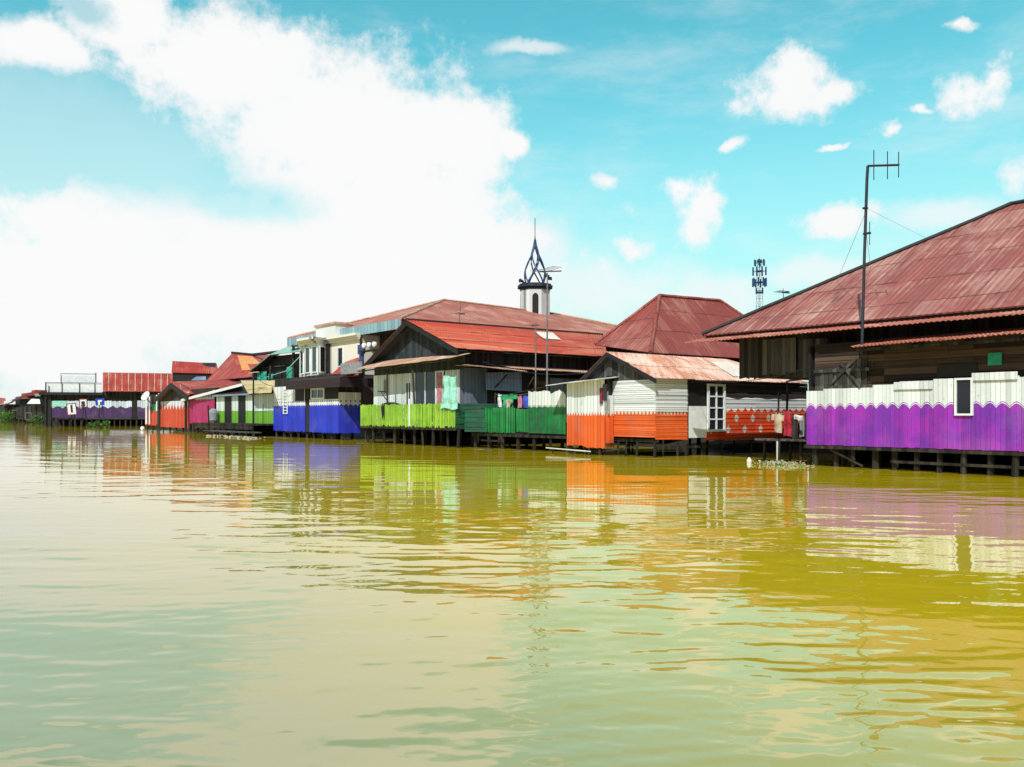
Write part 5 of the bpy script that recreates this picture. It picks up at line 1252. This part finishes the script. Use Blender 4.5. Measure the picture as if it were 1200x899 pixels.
def water():
    rng = np.random.default_rng(11)
    m, n = newmat('river_water')
    g = n.node('ShaderNodeTexCoord').outputs['Object']
    gx, gy, gz = n.sep(g)
    f = n.noise(g, .12, 3)
    bank_mix = n.step(n.m('ADD', n.m('ADD', n.m('MULTIPLY', n.m('SUBTRACT', gx, ORG[0]), DN[0]), n.m('MULTIPLY', n.m('SUBTRACT', gy, ORG[1]), DN[1])), n.m('MULTIPLY', f, 5.0)), -23.0, -14.0)  # body colour runs from olive grey offshore to mustard by the bank
    base = n.mix(bank_mix, (.225, .225, .085), (.53, .40, .010))
    ch = n.noise(n.xyz(gx, n.m('MULTIPLY', gy, 1.6), 0.0), 5.0, 2, .5)
    p = n.out(base, .01, bump=ch, bs=.10, bd=.01, spec=.5, IOR=2.4)
    nr, na = 1150, 620
    r = np.concatenate([np.geomspace(1.0, 200.0, nr), np.geomspace(230, 6000, 14)]); a = np.linspace(-.85, .85, na)
    Rg, Ag = np.meshgrid(r, a, indexing='ij'); X = Rg*np.sin(Ag); Y = Rg*np.cos(Ag)
    dr = np.gradient(r)[:, None]
    hgt = np.zeros_like(X)
    def field(kx, ky, ph): return np.sin(kx*X + ky*Y + ph)
    patch = .5 + .5*np.sin(X*.11 + 1.3 + .6*np.sin(Y*.07))*np.sin(Y*.16 + .5*np.sin(X*.09) + .4)
    patch2 = .5 + .5*np.sin(X*.35 - .8 + np.sin(Y*.3))*np.sin(Y*.42 + np.sin(X*.27))
    comps = []
    for k in range(16): comps.append((rng.uniform(1.6, 4.2), rng.normal(1.45, .30), .0022, 1))
    for k in range(26): comps.append((rng.uniform(.55, 1.5), rng.normal(1.5, .36), .0042, 2))
    for k in range(26): comps.append((rng.uniform(.22, .5), rng.normal(1.5, .42), .0056, 3))
    for k in range(24): comps.append((rng.uniform(.10, .24), rng.normal(1.5, .5), .0060, 3))
    patch3 = np.clip(.5 + .5*np.sin(X*.5 + 2.0 + .8*np.sin(Y*.33))*np.sin(Y*.62 + .9*np.sin(X*.41) + 1.1) + .25*np.sin(X*1.3+Y*.9), 0, 1.3)
    for k in range(12): comps.append((rng.uniform(.15, .34), rng.normal(1.52, .13), .0075, 4))
    for lam, th, sl, kind in comps:
        k = 2*math.pi/lam; amp = sl/k
        fade = np.clip((lam/dr - 2.5)/3.0, 0, 1)
        far = 1.0/(1.0 + (Rg/55.0)**2) * .6 + .4
        env = {1: .55+.9*patch, 2: .25+1.1*patch2*(.4+.9*patch), 3: .35+.9*patch2, 4: .1+1.2*patch3**2}[kind]
        wx, wy = X + .25*np.sin(Y*.9+k), Y + .22*np.sin(X*.55+2*k)
        hgt += amp*fade*far*env*np.sin(k*(math.cos(th)*wx + math.sin(th)*wy) + rng.uniform(0, 6.28))
    co = np.stack([X, Y, hgt], -1).reshape(-1, 3).astype(np.float32)
    N0, N1 = X.shape; idx = np.arange(N0*N1).reshape(N0, N1)
    q = np.stack([idx[:-1, :-1], idx[:-1, 1:], idx[1:, 1:], idx[1:, :-1]], -1).reshape(-1, 4)[:, ::-1]
    me = bpy.data.meshes.new('river_water'); nv, nf = len(co), len(q)
    me.vertices.add(nv); me.vertices.foreach_set('co', co.ravel()); me.loops.add(nf*4); me.loops.foreach_set('vertex_index', q.ravel().astype(np.int32))
    me.polygons.add(nf); me.polygons.foreach_set('loop_start', np.arange(nf, dtype=np.int32)*4); me.polygons.foreach_set('loop_total', np.full(nf, 4, np.int32))
    me.polygons.foreach_set('use_smooth', np.ones(nf, bool)); me.update(calc_edges=True); me.validate()
    me.materials.append(m)
    o = bpy.data.objects.new('river_water', me); COL.objects.link(o); struct(o)
    if sum(p.normal.z for p in list(me.polygons)[:50]) < 0: me.flip_normals()
    # river bed sheet round the rest so the ground reaches the horizon on every side
    b = bmesh.new(); vs = [b.verts.new(p) for p in ((-9000, -9000, -.9), (9000, -9000, -.9), (9000, 9000, -.9), (-9000, 9000, -.9))]; b.faces.new(vs)
    me = bpy.data.meshes.new('river_bed'); b.to_mesh(me); me.materials.append(M['mud']); o = bpy.data.objects.new('river_bed', me); COL.objects.link(o); struct(o)
water()

# ================================================================== sky, sun, camera
SUN_EL = math.radians(46); hx, hy = -.305, -.952          # towards the sun, level part
az = math.atan2(hx, hy)                                   # from +Y towards +X
def sky():
    w = bpy.data.worlds.new('World'); scene.world = w; w.use_nodes = True; n = NT(w.node_tree)
    s = n.node('ShaderNodeTexSky', sky_type='NISHITA'); s.sun_disc = False; s.sun_elevation = SUN_EL; s.sun_rotation = az
    s.air_density = 1.0; s.dust_density = .6; s.ozone_density = 1.0
    g = n.node('ShaderNodeTexCoord').outputs['Generated']
    x, y, z = n.sep(g)
    azm = n.m('ARCTAN2', x, y); el = n.m('ARCSINE', z)
    warp = n.node('ShaderNodeTexNoise'); n.put(warp.inputs['Vector'], g); warp.inputs['Scale'].default_value = 9.0; warp.inputs['Detail'].default_value = 5.0; warp.inputs['Roughness'].default_value = .6
    wx, wy, wz = n.sep(warp.outputs['Color'])
    P = n.xyz(n.m('ADD', azm, n.m('MULTIPLY', n.m('SUBTRACT', wx, .5), .07)), n.m('ADD', el, n.m('MULTIPLY', n.m('SUBTRACT', wy, .5), .05)), 0.0)
    fb = n.noise(g, 16.0, 7, .62)
    def ang(px, py):
        k, e = (px-600)/1000, (H-py)/1000
        return math.atan2(k, 1), math.atan2(e, math.hypot(k, 1))
    def blob(px, py, rx, ry):
        A, E = ang(px, py)
        d = n.vm('SUBTRACT', P, (A, E, 0)); d = n.vm('MULTIPLY', d, (1000/rx*(1+((px-600)/1000)**2)**1, 1000/ry*1.05, 0))
        return n.m('SUBTRACT', 1.0, n.vm('LENGTH', d))
    def union(L):
        r = L[0]
        for q in L[1:]: r = n.m('SMOOTH_MAX', r, q, .15)
        return r
    big = union([blob(*q) for q in ((420, 170, 190, 110), (250, 70, 150, 70), (150, 15, 110, 50), (520, 165, 95, 75), (330, 330, 400, 115), (60, 360, 290, 150), (560, 330, 130, 110), (470, 240, 150, 110),
                                    (30, 55, 75, 28), (600, 165, 28, 22), (100, 260, 160, 55), (-180, 330, 220, 200))])
    gap = union([blob(*q) for q in ((30, 155, 150, 62), (170, 195, 130, 52), (285, 235, 90, 34), (90, 8, 44, 22), (0, 20, 26, 20), (40, 90, 40, 14))])
    small = union([blob(*q) for q in ((930, 95, 55, 32), (915, 115, 50, 22), (965, 110, 42, 16), (820, 240, 30, 36), (800, 222, 26, 16), (815, 268, 24, 22), (709, 210, 17, 11), (748, 290, 20, 20), (855, 169, 17, 8), (985, 256, 48, 18), (1135, 105, 40, 22), (1160, 95, 22, 28),
                                     (1035, 153, 17, 11), (1195, 205, 26, 34), (1125, 22, 20, 7), (975, 174, 16, 4), (1075, 130, 20, 4))])
    pale = blob(40, 190, 420, 150)
    low = union([blob(*q) for q in ((700, 340, 140, 55), (830, 350, 90, 45), (640, 290, 60, 60), (950, 320, 90, 24), (1110, 245, 110, 26), (620, 60, 60, 9))])
    nz = n.m('SUBTRACT', fb, .5)
    fine = n.m('SUBTRACT', n.noise(g, 42.0, 6, .7), .5)
    edge = n.m('ADD', n.m('MULTIPLY', nz, 1.5), n.m('MULTIPLY', fine, .7))
    mb = n.step(n.m('ADD', big, edge), -.16, .42)
    mb = n.m('MULTIPLY', mb, n.m('SUBTRACT', 1.0, n.m('MULTIPLY', n.step(n.m('ADD', gap, n.m('MULTIPLY', edge, 1.0)), -.12, .75), .60)))
    ms = n.step(n.m('ADD', small, n.m('MULTIPLY', edge, 1.9)), -.28, .75)
    ml = n.m('MULTIPLY', n.step(n.m('ADD', low, n.m('MULTIPLY', nz, 1.2)), -.15, .75), .72)
    # unseen clouds (behind and above), made dense and grey to lower the ambient light
    gen = n.noise(n.vm('MULTIPLY', g, (1, 1, 1.8)), 2.2, 6, .6)
    behind = n.m('MULTIPLY', n.step(gen, .40, .52), n.m('MAXIMUM', n.step(y, .55, .2), n.step(z, .5, .62)))
    wisp = n.m('MULTIPLY', n.step(n.noise(n.vm('MULTIPLY', g, (1, 1, 3.5)), 5.0, 6, .65), .45, .8), .35)
    ml = n.m('MAXIMUM', ml, n.m('MULTIPLY', n.step(n.m('ADD', pale, n.m('MULTIPLY', nz, .9)), -.1, .6), .28))
    mask = n.m('MAXIMUM', n.m('MAXIMUM', mb, ms), n.m('MAXIMUM', ml, wisp))
    blue = n.mix(1.0, s.outputs[0], (SKYT[0], SKYT[1], SKYT[2], 1), 'MULTIPLY')
    haze = n.step(el, .42, .0)
    blue = n.mix(n.m('MULTIPLY', haze, .88), blue, (4.3, 5.6, 5.6, 1))
    bright = n.m('MAXIMUM', n.step(n.m('ADD', big, n.m('MULTIPLY', nz, .6)), .1, .7), n.m('MULTIPLY', ms, .25))
    cc = n.mix(bright, n.mix(n.noise(g, 11.0, 5), (6.3, 6.4, 6.5, 1), (7.1, 7.1, 7.1, 1)), (6.9, 6.9, 6.9, 1))
    c = n.mix(mask, blue, cc)
    c = n.mix(behind, c, (3.0, 3.1, 3.2, 1))
    bg = n.node('ShaderNodeBackground'); n.put(bg.inputs[0], c); bg.inputs[1].default_value = .14
    o = n.node('ShaderNodeOutputWorld'); n.t.links.new(bg.outputs[0], o.inputs[0])
SKYT = (.60, 1.68, 1.26)
sky()
L = bpy.data.lights.new('sun', 'SUN'); L.energy = 4.4; L.angle = math.radians(.5); L.color = (1, .97, .93)
so = bpy.data.objects.new('sun', L); COL.objects.link(so)
d = Vector((hx*math.cos(SUN_EL), hy*math.cos(SUN_EL), math.sin(SUN_EL)))
so.rotation_euler = d.to_track_quat('Z', 'Y').to_euler(); so.location = (0, 0, 60)

cam = bpy.data.cameras.new('camera'); cam.lens = 30.0; cam.sensor_width = 36.0; cam.sensor_fit = 'HORIZONTAL'
cam.shift_y = 35.5/1200; cam.clip_end = 20000; cam.clip_start = .1
co = bpy.data.objects.new('camera', cam); COL.objects.link(co); co.location = (0, 0, CH); co.rotation_euler = (math.pi/2, 0, 0)
scene.camera = co
vs = scene.view_settings; vs.view_transform = 'Standard'; vs.look = 'None'; vs.gamma = 1.0; vs.exposure = 0.0; vs.use_curve_mapping = False
scene.cycles.max_bounces = 6; scene.cycles.use_denoising = True
